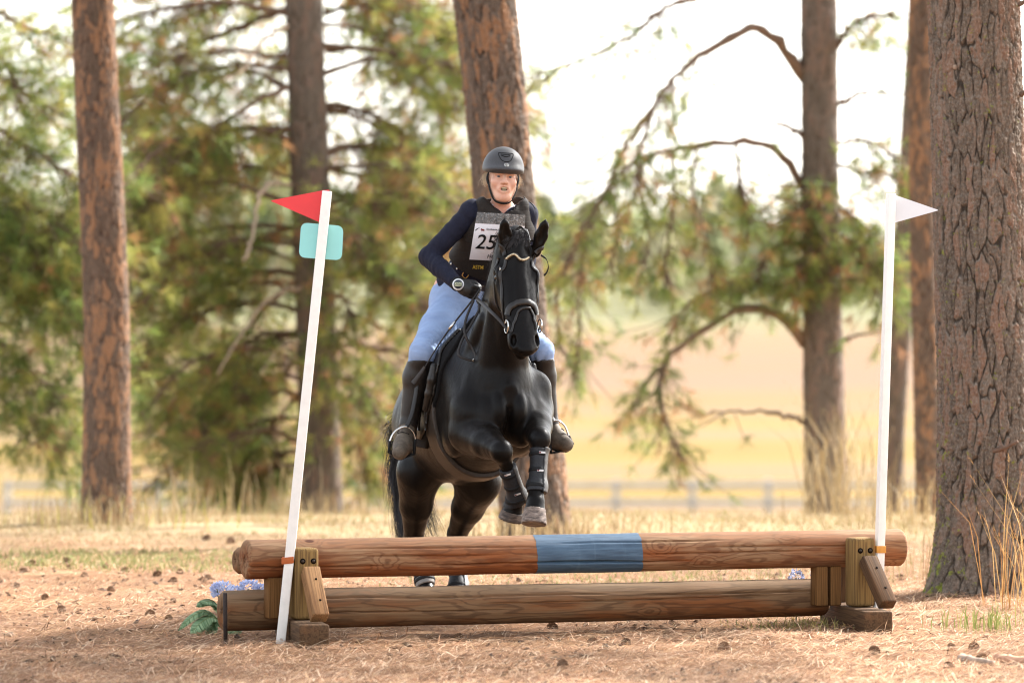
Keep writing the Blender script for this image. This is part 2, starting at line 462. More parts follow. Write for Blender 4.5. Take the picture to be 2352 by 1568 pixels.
# ------------------------------------------------------------------ needles
def needle_mat():
    m = M('pine_needles', .6, .25)
    c = m.ramp(m.attr('tint').outputs['Fac'], [(0, '#566b38'), (.25, '#758645'), (.5, '#98984f'), (.68, '#b3a65c'), (.76, '#a5804b'), (.88, '#b5855c'), (1, '#9a7458')])
    m.col(c)
    tr = nd(m.nt, 'ShaderNodeBsdfTranslucent', {'Color': c})
    mx = nd(m.nt, 'ShaderNodeMixShader', {0: .45, 1: m.b.outputs[0], 2: tr.outputs[0]})
    out = m.nt.nodes['Material Output']; m.nt.links.new(mx.outputs[0], out.inputs[0])
    return m.m
NEEDLES = needle_mat()

def tufts(C, D, nn=26, ln=.17, wd=.006, tint=None, seed=0):
    g = np.random.default_rng(seed); C = np.asarray(C, float); D = np.asarray(D, float); k = len(C)
    D = D / (np.linalg.norm(D, axis=1)[:, None] + 1e-9)
    d = np.repeat(D, nn, 0); c = np.repeat(C, nn, 0)
    r = g.normal(size=(k * nn, 3)); r -= d * (r * d).sum(1)[:, None]; r /= np.linalg.norm(r, axis=1)[:, None]
    dirn = d * g.uniform(.25, 1.0, (k * nn, 1)) + r * g.uniform(.5, 1.0, (k * nn, 1)) + np.array([0, 0, -.12])
    dirn /= np.linalg.norm(dirn, axis=1)[:, None]
    base = c - d * g.uniform(0, .13, (k * nn, 1))
    L = ln * g.uniform(.7, 1.15, (k * nn, 1))
    sd = np.cross(dirn, g.normal(size=(k * nn, 3))); sd /= np.linalg.norm(sd, axis=1)[:, None]
    tip = base + dirn * L
    V = np.stack([base + sd * wd / 2, base - sd * wd / 2, tip], 1).reshape(-1, 3)
    F = np.arange(len(V)).reshape(-1, 3)
    if tint is None: tint = g.random(k)
    t = np.repeat(np.repeat(tint, nn) + g.normal(size=k * nn) * .04, 3)
    return V, F, np.clip(t, 0, 1)

def tints(k, g, dead=.18, lo=.0, hi=.66):
    t = g.uniform(lo, hi, k); dd = g.random(k) < dead
    return np.where(dd, g.uniform(.76, 1, k), t)

class Crown:
    """foliage and twigs of one tree"""
    def __init__(s, seed): s.C, s.D, s.T, s.tw, s.g = [], [], [], MB(), np.random.default_rng(seed)
    def along(s, pts, n, spread=.35, droop=.12, start=.25, dead=.15, lo=0., hi=.66, twr=.006):
        pts = np.asarray(pts, float); k = len(pts); g = s.g
        q = spline(pts, 60); T = np.gradient(q, axis=0); T /= np.linalg.norm(T, axis=1)[:, None] + 1e-9
        for i in g.uniform(start, 1.0, n):
            j = min(59, int(i * 59.99)); b = q[j]
            o = g.normal(size=3) * spread * np.array([1, 1, .8]) + T[j] * spread * .7; o[2] -= droop
            e = b + o
            dd = o / np.linalg.norm(o) + T[j] * .5 + np.array([0, 0, .25])
            s.C.append(e); s.D.append(dd)
            mid = b + o * .5 + np.array([0, 0, -.1 * spread])
            s.tw.tube([b, mid, e], [twr, twr * .75, twr * .4], 3, caps=False)
        s.T.append(tints(n, g, dead, lo, hi))
    def build(s, parent, nn=26, ln=.17, wd=.006, seed=0):
        V, F, t = tufts(s.C, s.D, nn, ln, wd, np.concatenate(s.T), seed)
        ob('crown', V, F, NEEDLES, parent, attrs={'tint': t})
        if s.tw.n: s.tw.build('twigs', LIMB, parent)

def limb(tree, pts, r0, r1, mat=None, seg=7, n=26, wob=.02):
    q = spline(pts, n); g = np.random.default_rng(int(abs(pts[0][0] * 1000) + abs(pts[-1][2] * 777)) % 99991)
    q[2:-1] += g.normal(size=(n - 3, 3)) * wob * .5
    rr = np.linspace(r0, r1, n) * (1 + .12 * g.normal(size=n))
    return MB().tube(q, rr, seg).build('limb', mat or LIMB, tree)

def auto_limbs(tree, crown, axis, n, z0, z1, length, tuft_n, seed, az=None, rad=.035, **kw):
    """whorled limbs that arch out and down"""
    g = np.random.default_rng(seed); axis = np.asarray(axis, float)
    for i in range(n):
        z = z0 + (z1 - z0) * (i + g.random()) / n
        a = g.uniform(0, 2 * math.pi) if az is None else g.uniform(*az)
        L = length * g.uniform(.65, 1.2); up = g.uniform(-.1, .35)
        c = np.array([np.interp(z, axis[:, 2], axis[:, 0]), np.interp(z, axis[:, 2], axis[:, 1]), z])
        h = np.array([math.cos(a), math.sin(a), 0]); side = np.array([-h[1], h[0], 0]) * g.normal() * .15
        pts = [c, c + h * L * .35 + [0, 0, up * L * .35], c + (h + side) * L * .7 + [0, 0, up * L * .35 - .08 * L], c + (h + side * 2) * L + [0, 0, up * L * .2 - .3 * L]]
        limb(tree, pts, rad * g.uniform(.6, 1.1), .006, seg=5, n=14)
        crown.along(pts, tuft_n, **kw)

# ------------------------------------------------------------------ the pines
def px_axis(rows, Y):
    """rows: (left edge px, right edge px, py) bottom to top at distance Y -> axis points and radii"""
    A, R = [], []
    for l, r, y in rows:
        c = P((l + r) / 2, y, Y); A.append(c); R.append((r - l) / 2 / FPX * Y)
    return np.array(A), np.array(R)

def extend(A, R, z, rtop):
    d = (A[-1] - A[0]) / (A[-1, 2] - A[0, 2]); top = A[-1] + d * (z - A[-1, 2])
    return np.vstack([A, top]), np.append(R, rtop)

def pine(name, label, rows, Y, bark, ztop, rtop, group='pine trees round the jump', sink=.15, **kw):
    A, R = px_axis(rows, Y); A, R = extend(A, R, ztop, rtop)
    base = A[0].copy(); zg = float(zt(base[0], base[1]))
    d = (A[1] - A[0]) / (A[1, 2] - A[0, 2])
    foot = A[0] + d * (zg - sink - A[0, 2])
    if foot[2] < A[0, 2] - .01: A = np.vstack([foot, A]); R = np.insert(R, 0, R[0] * 1.06)
    t = thing(name, label, 'pine tree', (base[0], base[1], zg), group)
    trunk('trunk', A, R, bark, t, **kw)
    return t, A

# the big grey one beside the right-hand flag
t7, A7 = pine('pine_tree', 'thick grey plated pine trunk at the right edge, moss at its foot',
    [(2136, 2420, 1372), (2152, 2392, 1200), (2155, 2378, 900), (2145, 2362, 500), (2131, 2342, 0)], 28.7, BARK_GREY, 15, .16,
    nth=440, fine_dz=.0062, top_fine=3.75, pw=.052, ph=.24, depth=.021, seed=11, flare=.13, moss=True)
for (px, py, lx) in ((2262, 1040, 70), (2340, 12, 26), (2345, 218, 22)):
    b = P(px, py, 28.45); e = b + np.array([lx / 400 * 1.0, -.12, .07])
    limb(t7, [b, (b + e) / 2 + [0, 0, -.01], e], .016, .009, n=8, wob=.004)
for (px, py) in ((2192, 157), (2210, 297)):
    b = P(px, py, 28.52)
    limb(t7, [b + [0, .06, 0], b, b + [0, -.04, .004]], .021, .018, LIMB_PALE, n=6, wob=.002)

# the left one with the sunlit right flank
t1, A1 = pine('pine_tree', 'slender rust barked pine at the far left with sunlit right flank',
    [(187, 300, 1195), (190, 299, 1000), (192, 297, 750), (180, 283, 400), (165, 263, 0)], 38, BARK_RUST, 14, .10,
    nth=220, fine_dz=.013, top_fine=4.15, pw=.045, ph=.17, depth=.013, seed=21, flare=.03)

# the one right behind the rider
t3, A3 = pine('pine_tree', 'leaning orange plated pine trunk directly behind the rider',
    [(1150, 1308, 1215), (1140, 1298, 1050), (1120, 1272, 880), (1085, 1226, 430), (1064, 1206, 200), (1040, 1184, 0)], 36, BARK_ORANGE, 15, .13,
    nth=260, fine_dz=.011, top_fine=3.95, pw=.055, ph=.26, depth=.024, seed=31, flare=.035)

# behind the red flag
t2, A2 = pine('pine_tree', 'dull brown pine with hanging green and rusty boughs behind the red flag',
    [(686, 788, 1180), (688, 782, 1050), (680, 770, 750), (666, 756, 400), (655, 740, 0)], 48, BARK_DULL, 13, .08,
    nth=120, fine_dz=.03, top_fine=4.8, pw=.07, ph=.2, depth=.016, seed=41, flare=.02)
# with the arching boughs
t4, A4 = pine('pine_tree', 'brown pine with bare arching boughs left of the white flag',
    [(1850, 1947, 1212), (1847, 1940, 950), (1843, 1935, 750), (1840, 1926, 400), (1838, 1922, 0)], 46, BARK_DULL, 13, .08,
    nth=120, fine_dz=.03, top_fine=4.7, pw=.07, ph=.2, depth=.016, seed=51, flare=.02)
t5, A5 = pine('pine_tree', 'thin brown pine trunk just behind the white flag pole',
    [(2028, 2072, 1190), (2036, 2080, 950), (2044, 2098, 700), (2062, 2112, 400), (2086, 2128, 0)], 52, BARK_DULL, 12, .06,
    nth=90, fine_dz=.04, top_fine=5.1, pw=.07, ph=.2, depth=.014, seed=61)
t6, A6 = pine('pine_tree', 'reddish pine trunk beside the big mossy grey one',
    [(2104, 2160, 1200), (2098, 2158, 900), (2088, 2148, 500), (2085, 2150, 250), (2088, 2142, 0)], 42, BARK_RUST, 13, .08,
    nth=150, fine_dz=.018, top_fine=4.5, pw=.05, ph=.16, depth=.016, seed=71)
# the one whose boughs come in from the left edge
a0 = np.array([P(-170, 1150, 45), P(-190, 0, 45)])
t0, A0 = pine('pine_tree', 'green pine boughs reaching in at the left edge of the picture',
    [(-215, -125, 1190), (-235, -150, 0)], 45, BARK_DULL, 12, .07, nth=48, fine_dz=.1, top_fine=5, pw=.07, ph=.2, depth=.014, seed=81)

# boughs of the pine behind the red flag
c2 = Crown(2)
Y2 = 48
for pts, r in (
    ([(668, 425), (625, 422), (598, 445), (585, 500), (575, 560), (560, 600)], .026),
    ([(690, 662), (650, 672), (610, 695), (570, 745), (540, 790), (500, 860)], .022),
    ([(690, 782), (655, 790), (625, 820), (600, 860)], .02),
    ([(700, 835), (668, 828), (650, 850)], .02),
    ([(660, 60), (600, 100), (560, 160), (510, 190)], .022)):
    limb(t2, [P(x, y, Y2 - .3 - .25 * i) for i, (x, y) in enumerate(pts)], r, r * .4, LIMB_PALE)
dark = (
    ([(660, 20), (560, 60), (440, 110), (400, 160), (370, 225), (340, 330)], .035, 60),
    ([(745, 380), (830, 402), (930, 402), (1010, 385), (1060, 365), (1110, 330)], .03, 26),
    ([(660, 200), (560, 250), (450, 330), (360, 420), (310, 520)], .03, 90),
    ([(752, 120), (830, 110), (910, 140), (990, 200), (1030, 260)], .028, 70),
    ([(745, 30), (830, 10), (930, 20), (1030, 70)], .028, 70),
    ([(760, 560), (850, 600), (920, 640), (990, 720)], .026, 70),
    ([(770, 760), (850, 800), (900, 860), (930, 960)], .022, 60),
    ([(680, 520), (560, 560), (440, 640), (360, 760), (320, 880)], .028, 100),
    ([(685, 640), (600, 720), (500, 820), (420, 900), (380, 960)], .026, 100),
    ([(690, 820), (620, 880), (540, 950), (470, 1040)], .024, 90),
    ([(690, 900), (640, 960), (590, 1040), (560, 1130)], .02, 80),
    ([(775, 900), (810, 980), (840, 1060), (860, 1120)], .018, 40),
    ([(670, 300), (560, 320), (430, 380), (330, 480)], .028, 90),
    ([(750, 250), (850, 280), (930, 340), (1000, 430)], .026, 70))
for pts, r, n in dark:
    g0 = random.uniform(.05, 1.1) if random.random() < .8 else random.uniform(-.8, -.2)
    q = [P(x, y, Y2 + g0 - .22 * i * (1 if g0 < 0 else -1)) for i, (x, y) in enumerate(pts)]
    limb(t2, q, r, .006); c2.along(q, int(n * 2.2), spread=.25, droop=.1, start=.32, dead=.16, lo=.1, hi=.66)
auto_limbs(t2, c2, A2, 30, 2.3, 5.6, 2.3, 100, 5, dead=.2, spread=.28, lo=.1, hi=.66, az=(-.5, 3.7))
auto_limbs(t2, c2, A2, 16, .0, 2.4, 1.6, 70, 6, dead=.16, spread=.25, lo=.05, hi=.62, az=(1.7, 3.7))
auto_limbs(t2, c2, A2, 10, .4, 2.8, 1.3, 54, 8, dead=.18, spread=.25, az=(-1.6, 1.2))
c2.build(t2, nn=24, ln=.16, wd=.0075, seed=1)

c0 = Crown(3)
for y0, y1, reach, n in ((40, 90, 150, 26), (180, 250, 110, 34), (300, 420, 200, 60), (420, 560, 190, 90), (560, 640, 160, 80), (640, 760, 210, 90),
                     (780, 930, 150, 70), (900, 1030, 140, 60), (120, 200, 40, 24), (480, 600, 90, 60)):
    q = [P(-180, y0 - 20, 45), P(-60, y0 - 30, 44.6), P(reach * .4, y0 + (y1 - y0) * .4, 44.3), P(reach, y1, 44.1)]
    limb(t0, q, .035, .007); c0.along(q, int(n * 2.4), spread=.26, droop=.08, start=.35, dead=.06, lo=.0, hi=.62)
c0.build(t0, nn=26, ln=.17, wd=.0075, seed=2)

# boughs of the pine left of the white flag
c4 = Crown(4); Y4 = 46
for pts, r, n, st in (
    ([(1850, 185), (1812, 128), (1770, 80), (1735, 62), (1700, 72), (1640, 110), (1580, 150), (1540, 190), (1505, 250), (1475, 330), (1460, 420)], .062, 60, .5),
    ([(1500, 250), (1440, 330), (1400, 430), (1350, 520), (1315, 590)], .03, 44, .1),
    ([(1845, 430), (1800, 362), (1760, 336), (1700, 325), (1600, 332), (1520, 350), (1450, 378), (1400, 425), (1350, 505), (1318, 570)], .045, 60, .4),
    ([(1848, 312), (1822, 300), (1795, 287), (1780, 284)], .03, 0, .5),
    ([(1850, 790), (1812, 742), (1770, 716), (1700, 709), (1650, 735), (1590, 775), (1540, 812), (1518, 860), (1516, 920), (1535, 985), (1575, 1060)], .05, 46, .62),
    ([(1540, 812), (1500, 860), (1470, 900), (1450, 950)], .018, 16, .3),
    ([(1852, 972), (1815, 957), (1760, 947), (1690, 946), (1630, 950)], .026, 5, .7),
    ([(1850, 700), (1800, 665), (1740, 648), (1660, 660), (1590, 690), (1550, 730)], .03, 50, .35),
    ([(1920, 110), (1945, 70), (1990, 40), (2060, 30)], .03, 40, .3),
    ([(1922, 240), (1960, 222), (2010, 213), (2082, 222)], .026, 4, .7),
    ([(1930, 640), (1985, 645), (2020, 680), (2045, 720)], .02, 8, .5),
    ([(1938, 780), (1980, 768), (2025, 762)], .018, 0, .5),
    ([(1845, 560), (1800, 560), (1760, 590), (1740, 640)], .024, 30, .2),
    ([(1920, 470), (1960, 500), (2000, 540), (2040, 600)], .024, 50, .2),
    ([(1925, 380), (1980, 395), (2040, 400), (2080, 430)], .02, 24, .3),
    ([(1880, 520), (1890, 480), (1870, 540), (1860, 600)], .016, 44, .1),
    ([(1900, 590), (1875, 560), (1850, 610), (1815, 645)], .014, 60, .05), ([(1900, 400), (1880, 430), (1850, 470), (1800, 505)], .016, 60, .05),
    ([(1930, 540), (1965, 560), (2000, 600), (2040, 650)], .016, 60, .1), ([(1925, 330), (1970, 320), (2030, 340), (2080, 380)], .016, 40, .2)):
    yy = Y4 - .15 * np.arange(len(pts)) if r < .06 else np.full(len(pts), Y4 - .1)
    q = [P(x, y, Y4 + .02 - .12 * i) for i, (x, y) in enumerate(pts)]
    limb(t4, q, r, r * .3 if n < 10 else .007)
    if n: c4.along(q, int(n * 1.3), spread=.2, droop=.16, start=st, dead=.16, lo=.0, hi=.55)
# hanging sprays beside the horse
for pts, n in (([(1600, 0), (1540, 12), (1480, 62), (1400, 112), (1290, 150), (1215, 185)], 60), ([(1350, 505), (1340, 600), (1330, 700), (1330, 800), (1310, 880)], 44),
               ([(1318, 570), (1290, 640), (1280, 740), (1290, 830)], 36), ([(1470, 380), (1480, 470), (1490, 560), (1470, 640)], 34),
               ([(1600, 340), (1590, 430), (1620, 540), (1640, 640)], 50), ([(1690, 330), (1700, 420), (1720, 520)], 44),
               ([(1540, 350), (1550, 420), (1540, 520), (1530, 600), (1545, 660)], 44), ([(1400, 430), (1420, 520), (1400, 620)], 26)):
    q = [P(x, y, 45.6 - .1 * i) for i, (x, y) in enumerate(pts)]
    limb(t4, q, .016 if n != 60 else .03, .005, seg=5); c4.along(q, n, spread=.2, droop=.12, start=.12, dead=.18, lo=.0, hi=.6)
c4.build(t4, nn=24, ln=.16, wd=.007, seed=3)

# crowns above the picture, which shade the jump
def high_crown(tree, A, z0, z1, L, n, tn, seed, az=None):
    c = Crown(seed); auto_limbs(tree, c, A, n, z0, z1, L, tn, seed, az=az, rad=.05, spread=.4, dead=.1)
    c.build(tree, nn=20, ln=.24, wd=.011, seed=seed)
high_crown(t7, A7, 5.2, 14, 3.2, 40, 34, 15)
high_crown(t3, A3, 5.6, 14, 3.0, 34, 30, 16)
high_crown(t6, A6, 6.5, 12.5, 2.0, 14, 16, 17)
high_crown(t1, A1, 5.4, 13.5, 2.8, 30, 28, 18)
high_crown(t4, A4, 6.5, 12.5, 2.0, 14, 16, 19)
high_crown(t7, A7, 5.0, 10.5, 4.6, 22, 60, 20, az=(-.5, 1.3))  # extra long sunward boughs, unseen, added to keep sun off the jump

# ------------------------------------------------------------------ the log jump
def wood(name, pale, rust, dark, lines=34., rust_lo=.45, weather=.5, grey='#a3927f', gs=(1.5, 11), knots=1.0, seed=0.0):
    m = M(name, .85, .15)
    wc0 = m.attr('wc').outputs['Vector']; wc = m.map(wc0, loc=(seed * 3.7, seed * .9, seed * .4))
    kn = m.vor(m.map(wc, (3.2, 5.2, 5.2)), 1.0)
    n = m.noise(m.map(wc, (gs[0], gs[1], gs[1])), 1.0, 4, .45, .3)
    n = m.math('ADD', n, m.math('MULTIPLY', m.ramp(kn, [(0.0, 1.0), (.34, 0.0)], 'EASE'), .3 * knots))
    s = m.math('SINE', m.math('MULTIPLY', n, lines))
    line = m.ramp(s, [(.2, 0.0), (.9, 1.0)])
    broad = m.noise(m.map(wc, (1.3, 9, 9), loc=(3, 1, 2)), 1.0, 4, .6)
    fine = m.noise(m.map(wc, (5, 150, 150)), 1.0, 4, .6)
    c = m.mix(m.ramp(broad, [(rust_lo, 0.0), (rust_lo + .16, 1.0)]), pale, rust)
    c = m.mix(m.math('MULTIPLY', line, .5), c, dark)
    c = m.mix(m.ramp(fine, [(.45, 0.0), (.7, .45)]), c, dark)
    z = nd(m.nt, 'ShaderNodeSeparateXYZ', {0: wc0}).outputs[2]
    wm = m.math('MULTIPLY', m.ramp(m.math('ADD', m.math('MULTIPLY', z, 5.0), m.math('MULTIPLY', broad, .8)), [(.5, 0.0), (.85, 1.0)]), weather)
    c = m.mix(wm, c, grey)
    c = m.mix(m.ramp(kn, [(.06 * knots, .9), (.09 * knots + .001, 0.0)]), c, '#4a2a1e')
    m.col(c); m.bump(m.math('ADD', m.math('MULTIPLY', fine, .8), m.math('MULTIPLY', line, .3)), .35, .004)
    return m.m
LOG_TOP = wood('peeled_log_wood', '#8e6e51', '#824d2c', '#522d1b', 58, .42, .38, '#8d7860')
LOG_LOW = wood('weathered_log_wood', '#7a5d42', '#7b4c2b', '#402a1c', 44, .46, .5, '#84735e', seed=1.7)
TIMBER = wood('treated_timber_wood', '#85693f', '#74532f', '#453120', 46, .55, .25, '#978160', (.5, 26), .0)
TIMBER_DK = wood('old_brown_timber', '#5b442f', '#66462d', '#2f2118', 40, .5, .15, '#6e5d49', (.6, 24), .0)
SHORT = wood('orange_brown_timber', '#76532f', '#6d4526', '#3a2415', 46, .5, .2, '#857055', (.5, 26), .0, 2.3)
PLANK = wood('rough_brace_wood', '#96704a', '#835836', '#432b1b', 50, .5, .2, '#967d64', (.5, 34), .0)

AL = math.atan2(1.25, 3.373); JE = np.array([math.cos(AL), math.sin(AL), 0]); JN = np.array([-math.sin(AL), math.cos(AL), 0]); UZ = np.array([0, 0, 1.])
J0 = np.array([-1.336, 24.95, 0.])
def J(s, d, z): return J0 + s * JE + d * JN + z * UZ

jump = thing('log_jump', 'low jump of peeled logs with a blue band, bolted to timber feet', 'jump', tuple(J(1.8, 0, 0)))

def log(name, s0, s1, d, zc, r0, r1, mat, cracks, seed, nx=520, nt=190, bev=.018, rise=0.0):
    g = np.random.default_rng(seed)
    x = np.linspace(s0, s1, nx); th = np.arange(nt) / nt * 2 * math.pi
    Xg, TH = np.meshgrid(x, th, indexing='ij')
    R = np.interp(x, [s0, s1], [r0, r1])[:, None] * (1 + .03 * (vnoise(Xg * 1.5, TH / 6.283 * 4, seed, 4) - .5))
    R = R + .0035 * (vnoise(Xg * 9, TH / 6.283 * 10, seed + 1, 10) - .5) + .0012 * (vnoise(Xg * 3, TH / 6.283 * 60, seed + 2, 60) - .5)
    e = np.minimum(Xg - s0, s1 - Xg); R = R - bev * np.clip(1 - e / bev, 0, 1) ** 2
    for (c0, c1, a, w, dep) in cracks:          # drying checks: start, end, angle, drift, depth
        ac = a + w * (Xg - c0) + .10 * (vnoise(Xg * 1.8, Xg * 0 + a * 9, seed + 5) - .5) + .03 * (vnoise(Xg * 14, Xg * 0 + a * 5, seed + 6) - .5)
        fade = sstep(c0, c0 + .25, Xg) * (1 - sstep(c1 - .25, c1, Xg)) * (.55 + .45 * vnoise(Xg * 2.2, Xg * 0 + a, seed + 7))
        dd = np.abs((TH - ac + math.pi) % (2 * math.pi) - math.pi) * r0
        R = R - dep * 1.3 * fade * np.exp(-(dd / .0042) ** 2)
    W = np.stack([Xg, R * np.cos(TH), R * np.sin(TH)], -1)
    # close the ends with slightly hollow faces
    caps = []
    for k, (i, sg) in enumerate(((0, 1), (nx - 1, -1))):
        for q in (.75, .45, .15):
            ring = W[i].copy(); ring[:, 1:] *= q; ring[:, 0] += sg * .003 * (1 - q) + .0015 * g.normal(size=nt) * q; caps.append(ring)
    Wv = np.concatenate([W.reshape(-1, 3)] + caps)
    base = nx * nt; F = [grid_faces(nx, nt, wrap=True)]
    def ringf(a, b, flip):
        i = np.arange(nt); j = (i + 1) % nt; q = np.stack([a + i, a + j, b + j, b + i], 1); return q[:, ::-1] if flip else q
    F += [ringf(0, base, True), ringf(base, base + nt, True), ringf(base + nt, base + 2 * nt, True)]
    o3 = base + 3 * nt; F += [ringf((nx - 1) * nt, o3, False), ringf(o3, o3 + nt, False), ringf(o3 + nt, o3 + 2 * nt, False)]
    c1 = np.arange(nt) + base + 2 * nt; c2 = np.arange(nt) + o3 + 2 * nt
    V = J(0, d, zc) + Wv[:, :1] * JE + Wv[:, 1:2] * JN + Wv[:, 2:3] * UZ
    V[:, 2] += rise * (Wv[:, 0] - s0)
    fan = [np.stack([np.roll(c1, -1), c1, np.full(nt, len(V))], 1)[:, ::-1], np.stack([c2, np.roll(c2, -1), np.full(nt, len(V) + 1)], 1)]
    V = np.vstack([V, V[c1].mean(0), V[c2].mean(0)]); Wv = np.vstack([Wv, Wv[c1].mean(0), Wv[c2].mean(0)])
    o = ob(name, V, [np.concatenate(F), np.concatenate(fan)], mat, jump, attrs={'wc': Wv})
    return o, W, d, zc
PI = math.pi
lo, W, dd_, zc_ = log('top_log', 0, 3.6, 0, .410, .0985, .0965, LOG_TOP,
    [(-.2, .75, PI + .42, .0, .02), (.55, 1.4, PI - .1, .03, .014), (.95, 2.1, PI + .48, -.06, .026), (1.5, 2.4, PI + .52, -.05, .022), (2.05, 3.1, PI + .1, -.06, .012), (2.4, 3.4, PI - .25, .03, .012), (.5, 1.6, PI - .5, .02, .010), (1.6, 2.6, PI - .62, .02, .010)], 101)
lo['label'] = 'front top log, peeled and reddish, with a blue band'
# blue painted band: a coat of paint over the same surface
x = W[:, 0, 0]; nt = W.shape[1]
i0, i1 = np.searchsorted(x, 1.535), np.searchsorted(x, 2.118)
Wb = W[i0:i1].copy(); thb = np.arctan2(Wb[..., 2], Wb[..., 1])
Wb[..., 0] += .012 * np.cos(thb * 1.0 + .5) + .006 * (vnoise(thb * 3 + 9, thb * 0, 3) - .5)
rb = np.hypot(Wb[..., 1], Wb[..., 2]); Wb[..., 1:] *= ((rb + .0012) / rb)[..., None]
Vb = J(0, 0, .410) + Wb[..., :1] * JE + Wb[..., 1:2] * JN + Wb[..., 2:3] * UZ
m = M('blue_paint', .55, .35)
wc = m.attr('wc').outputs['Vector']
n = m.noise(m.map(wc, (6, 60, 60)), 1, 5, .65); n2 = m.noise(m.map(wc, (30, 4, 4)), 1, 3, .5)
c = m.ramp(n, [(.3, '#2f4254'), (.5, '#3c5265'), (.72, '#4c6275')]); c = m.mix(m.ramp(n2, [(.62, 0.0), (.8, .2)]), c, '#6f8494')
m.col(c); m.bump(n, .25, .003)
ob('blue_band', Vb.reshape(-1, 3), grid_faces(i1 - i0, nt, wrap=True), m.m, lo, attrs={'wc': Wb.reshape(-1, 3)})
log('back_log', .03, 3.5, .25, .392, .068, .068, LOG_LOW, [], 102, nx=160, nt=64)[0]['label'] = 'thinner grey log behind the top log'
log('bottom_log', -.075, 3.22, .135, .150, .102, .098, LOG_LOW,
    [(-.1, .9, PI - .62, .02, .012), (.7, 2.0, PI - .55, .05, .014), (1.2, 3.0, PI - .1, -.05, .013), (2.1, 3.2, PI - .35, -.06, .016), (.2, 1.5, PI + .2, .03, .009)], 103)[0]['label'] = 'weathered brown bottom log near the ground'

BOLT = simple('dark_bolt_metal', '#3b2f25', .5, .5, .3, 60, Metallic=.6)
HOLE = simple('painted_hole_shadow', '#17110c', .95, .05)  # dark discs painted for the shadow inside the holes
def foot(s, lean, shorts):
    # base timber across the jump
    BD = np.array([-.17, .985, 0]); BE = np.array([.985, .17, 0])
    MB().box(J(s, -.158, .055) + BD * .09, BD * .49, BE * .075, UZ * .06, .012).build('base_timber', TIMBER_DK, jump)
    # main post in front of the top log
    po = MB().box(J(s, -.158, .295), UZ * .178, JE * .061, JN * .062, .02, 3).build('post', TIMBER, jump)
    for q in (-.026, .03):
        b = J(s + q, -.2205, .408)
        MB().tube([b + JN * .001, b - JN * .0015], [.0145, .0145], 14).build('bolt_hole', HOLE, po)
        MB().tube([b + JN * .001, b - JN * .004], [.0085, .0075], 8).build('bolt', BOLT, po)
    # raking brace
    top, bot = J(s + .005, -.222, .345), J(s + .005, -.222, .118) - BD * .2 + JE * lean
    ax = (bot - top) / 2; side = JE * .043; nz = np.cross(ax, side); nz = nz / np.linalg.norm(nz) * .034
    br = MB().box((top + bot) / 2 - np.array([0, 0, 0]) + (nz if nz[1] < 0 else -nz) * .9, ax, side, nz, .008).build('brace', PLANK if s < 1 else TIMBER_DK, jump)
    fr = (nz if nz[1] < 0 else -nz) * 1.9
    for q in (-.45, .42):
        b = (top + bot) / 2 + ax * q + fr + side * .2
        MB().tube([b - fr * .02, b + fr * .03], [.0065, .0065], 10).build('screw_hole', HOLE, br)
    for (ss, hw) in shorts:
        MB().box(J(ss, -.005, .2175), UZ * .103, JE * hw, JN * .045, .01).build('short_post', SHORT, jump)
    MB().box(J(s + .06, .25, .2195), UZ * .104, JE * .05, JN * .045, .01).build('short_post', TIMBER_DK, jump)
foot(.262, .022, [(.165, .052)])
foot(3.29, .06, [(3.128, .034), (3.206, .031)])

# iron stake holding the bottom log
st = MB(); b = P(518, 1474, 24.93); b[2] = -.05; t_ = P(516.5, 1362, 24.93); st.tube([b, t_, t_ + [0, 0, .003]], [.0105, .0105, .009], 12)
o = st.build('iron_stake', simple('rusty_iron', '#3a302c', .7, .4, .35, 60, .3, Metallic=.4))
tag(o, 'thin dark iron stake at the left end of the bottom log', 'stake')

# ------------------------------------------------------------------ flags
WHITE = simple('white_painted_wood', '#e6e2da', .6, .3, .05, 25, .1)
def pole(top, bot, half, yaw):
    ax = (top - bot) / 2; k = ax / np.linalg.norm(ax)
    e1 = np.array([math.cos(yaw), math.sin(yaw), 0]); e1 -= k * np.dot(e1, k); e1 /= np.linalg.norm(e1); e2 = np.cross(k, e1)
    return MB().box((top + bot) / 2, ax, e1 * half, e2 * half, .003), e1, e2, k
def plate(outline, thick, n):
    """flat plate from a planar outline (world points), extruded along n"""
    V = np.asarray(outline, float); k = len(V); n = np.asarray(n, float) * thick
    VV = np.vstack([V, V + n, [V.mean(0)], [V.mean(0) + n]])
    i = np.arange(k); j = (i + 1) % k
    return VV, [np.stack([i, j, j + k, i + k], 1), np.concatenate([np.stack([j, i, np.full(k, 2 * k)], 1), np.stack([i + k, j + k, np.full(k, 2 * k + 1)], 1)])]
def rounded(pts, r, n=6):
    pts = np.asarray(pts, float); out = []
    for i in range(len(pts)):
        a, b, c = pts[i - 1], pts[i], pts[(i + 1) % len(pts)]
        u = (a - b) / np.linalg.norm(a - b); v = (c - b) / np.linalg.norm(c - b); rr = r[i]
        p0, p1 = b + u * rr, b + v * rr
        for t in np.linspace(0, 1, n): out.append((1 - t) ** 2 * p0 + 2 * t * (1 - t) * b + t * t * p1)
    return np.array(out)
YL = 24.84
f1_ = thing('flag_pole', 'tilted white pole with red flag and blank turquoise plate, left of the horse', 'flag', tuple(P(643, 1476, YL) * [1, 1, 0]), 'flag poles at the ends of the jump')
mb, e1, e2, k = pole(P(751.5, 439, YL), P(644.5, 1478, YL), .0235, 0.0); mb.build('stake', WHITE, f1_)
RED = simple('red_plastic', '#d8383c', .45, .4, .05, 12); TEAL = simple('turquoise_plastic', '#8fd0cc', .5, .4, .04, 8); WPL = simple('white_plastic', '#d9dcdf', .45, .4, .03, 12)
yb = YL + .026
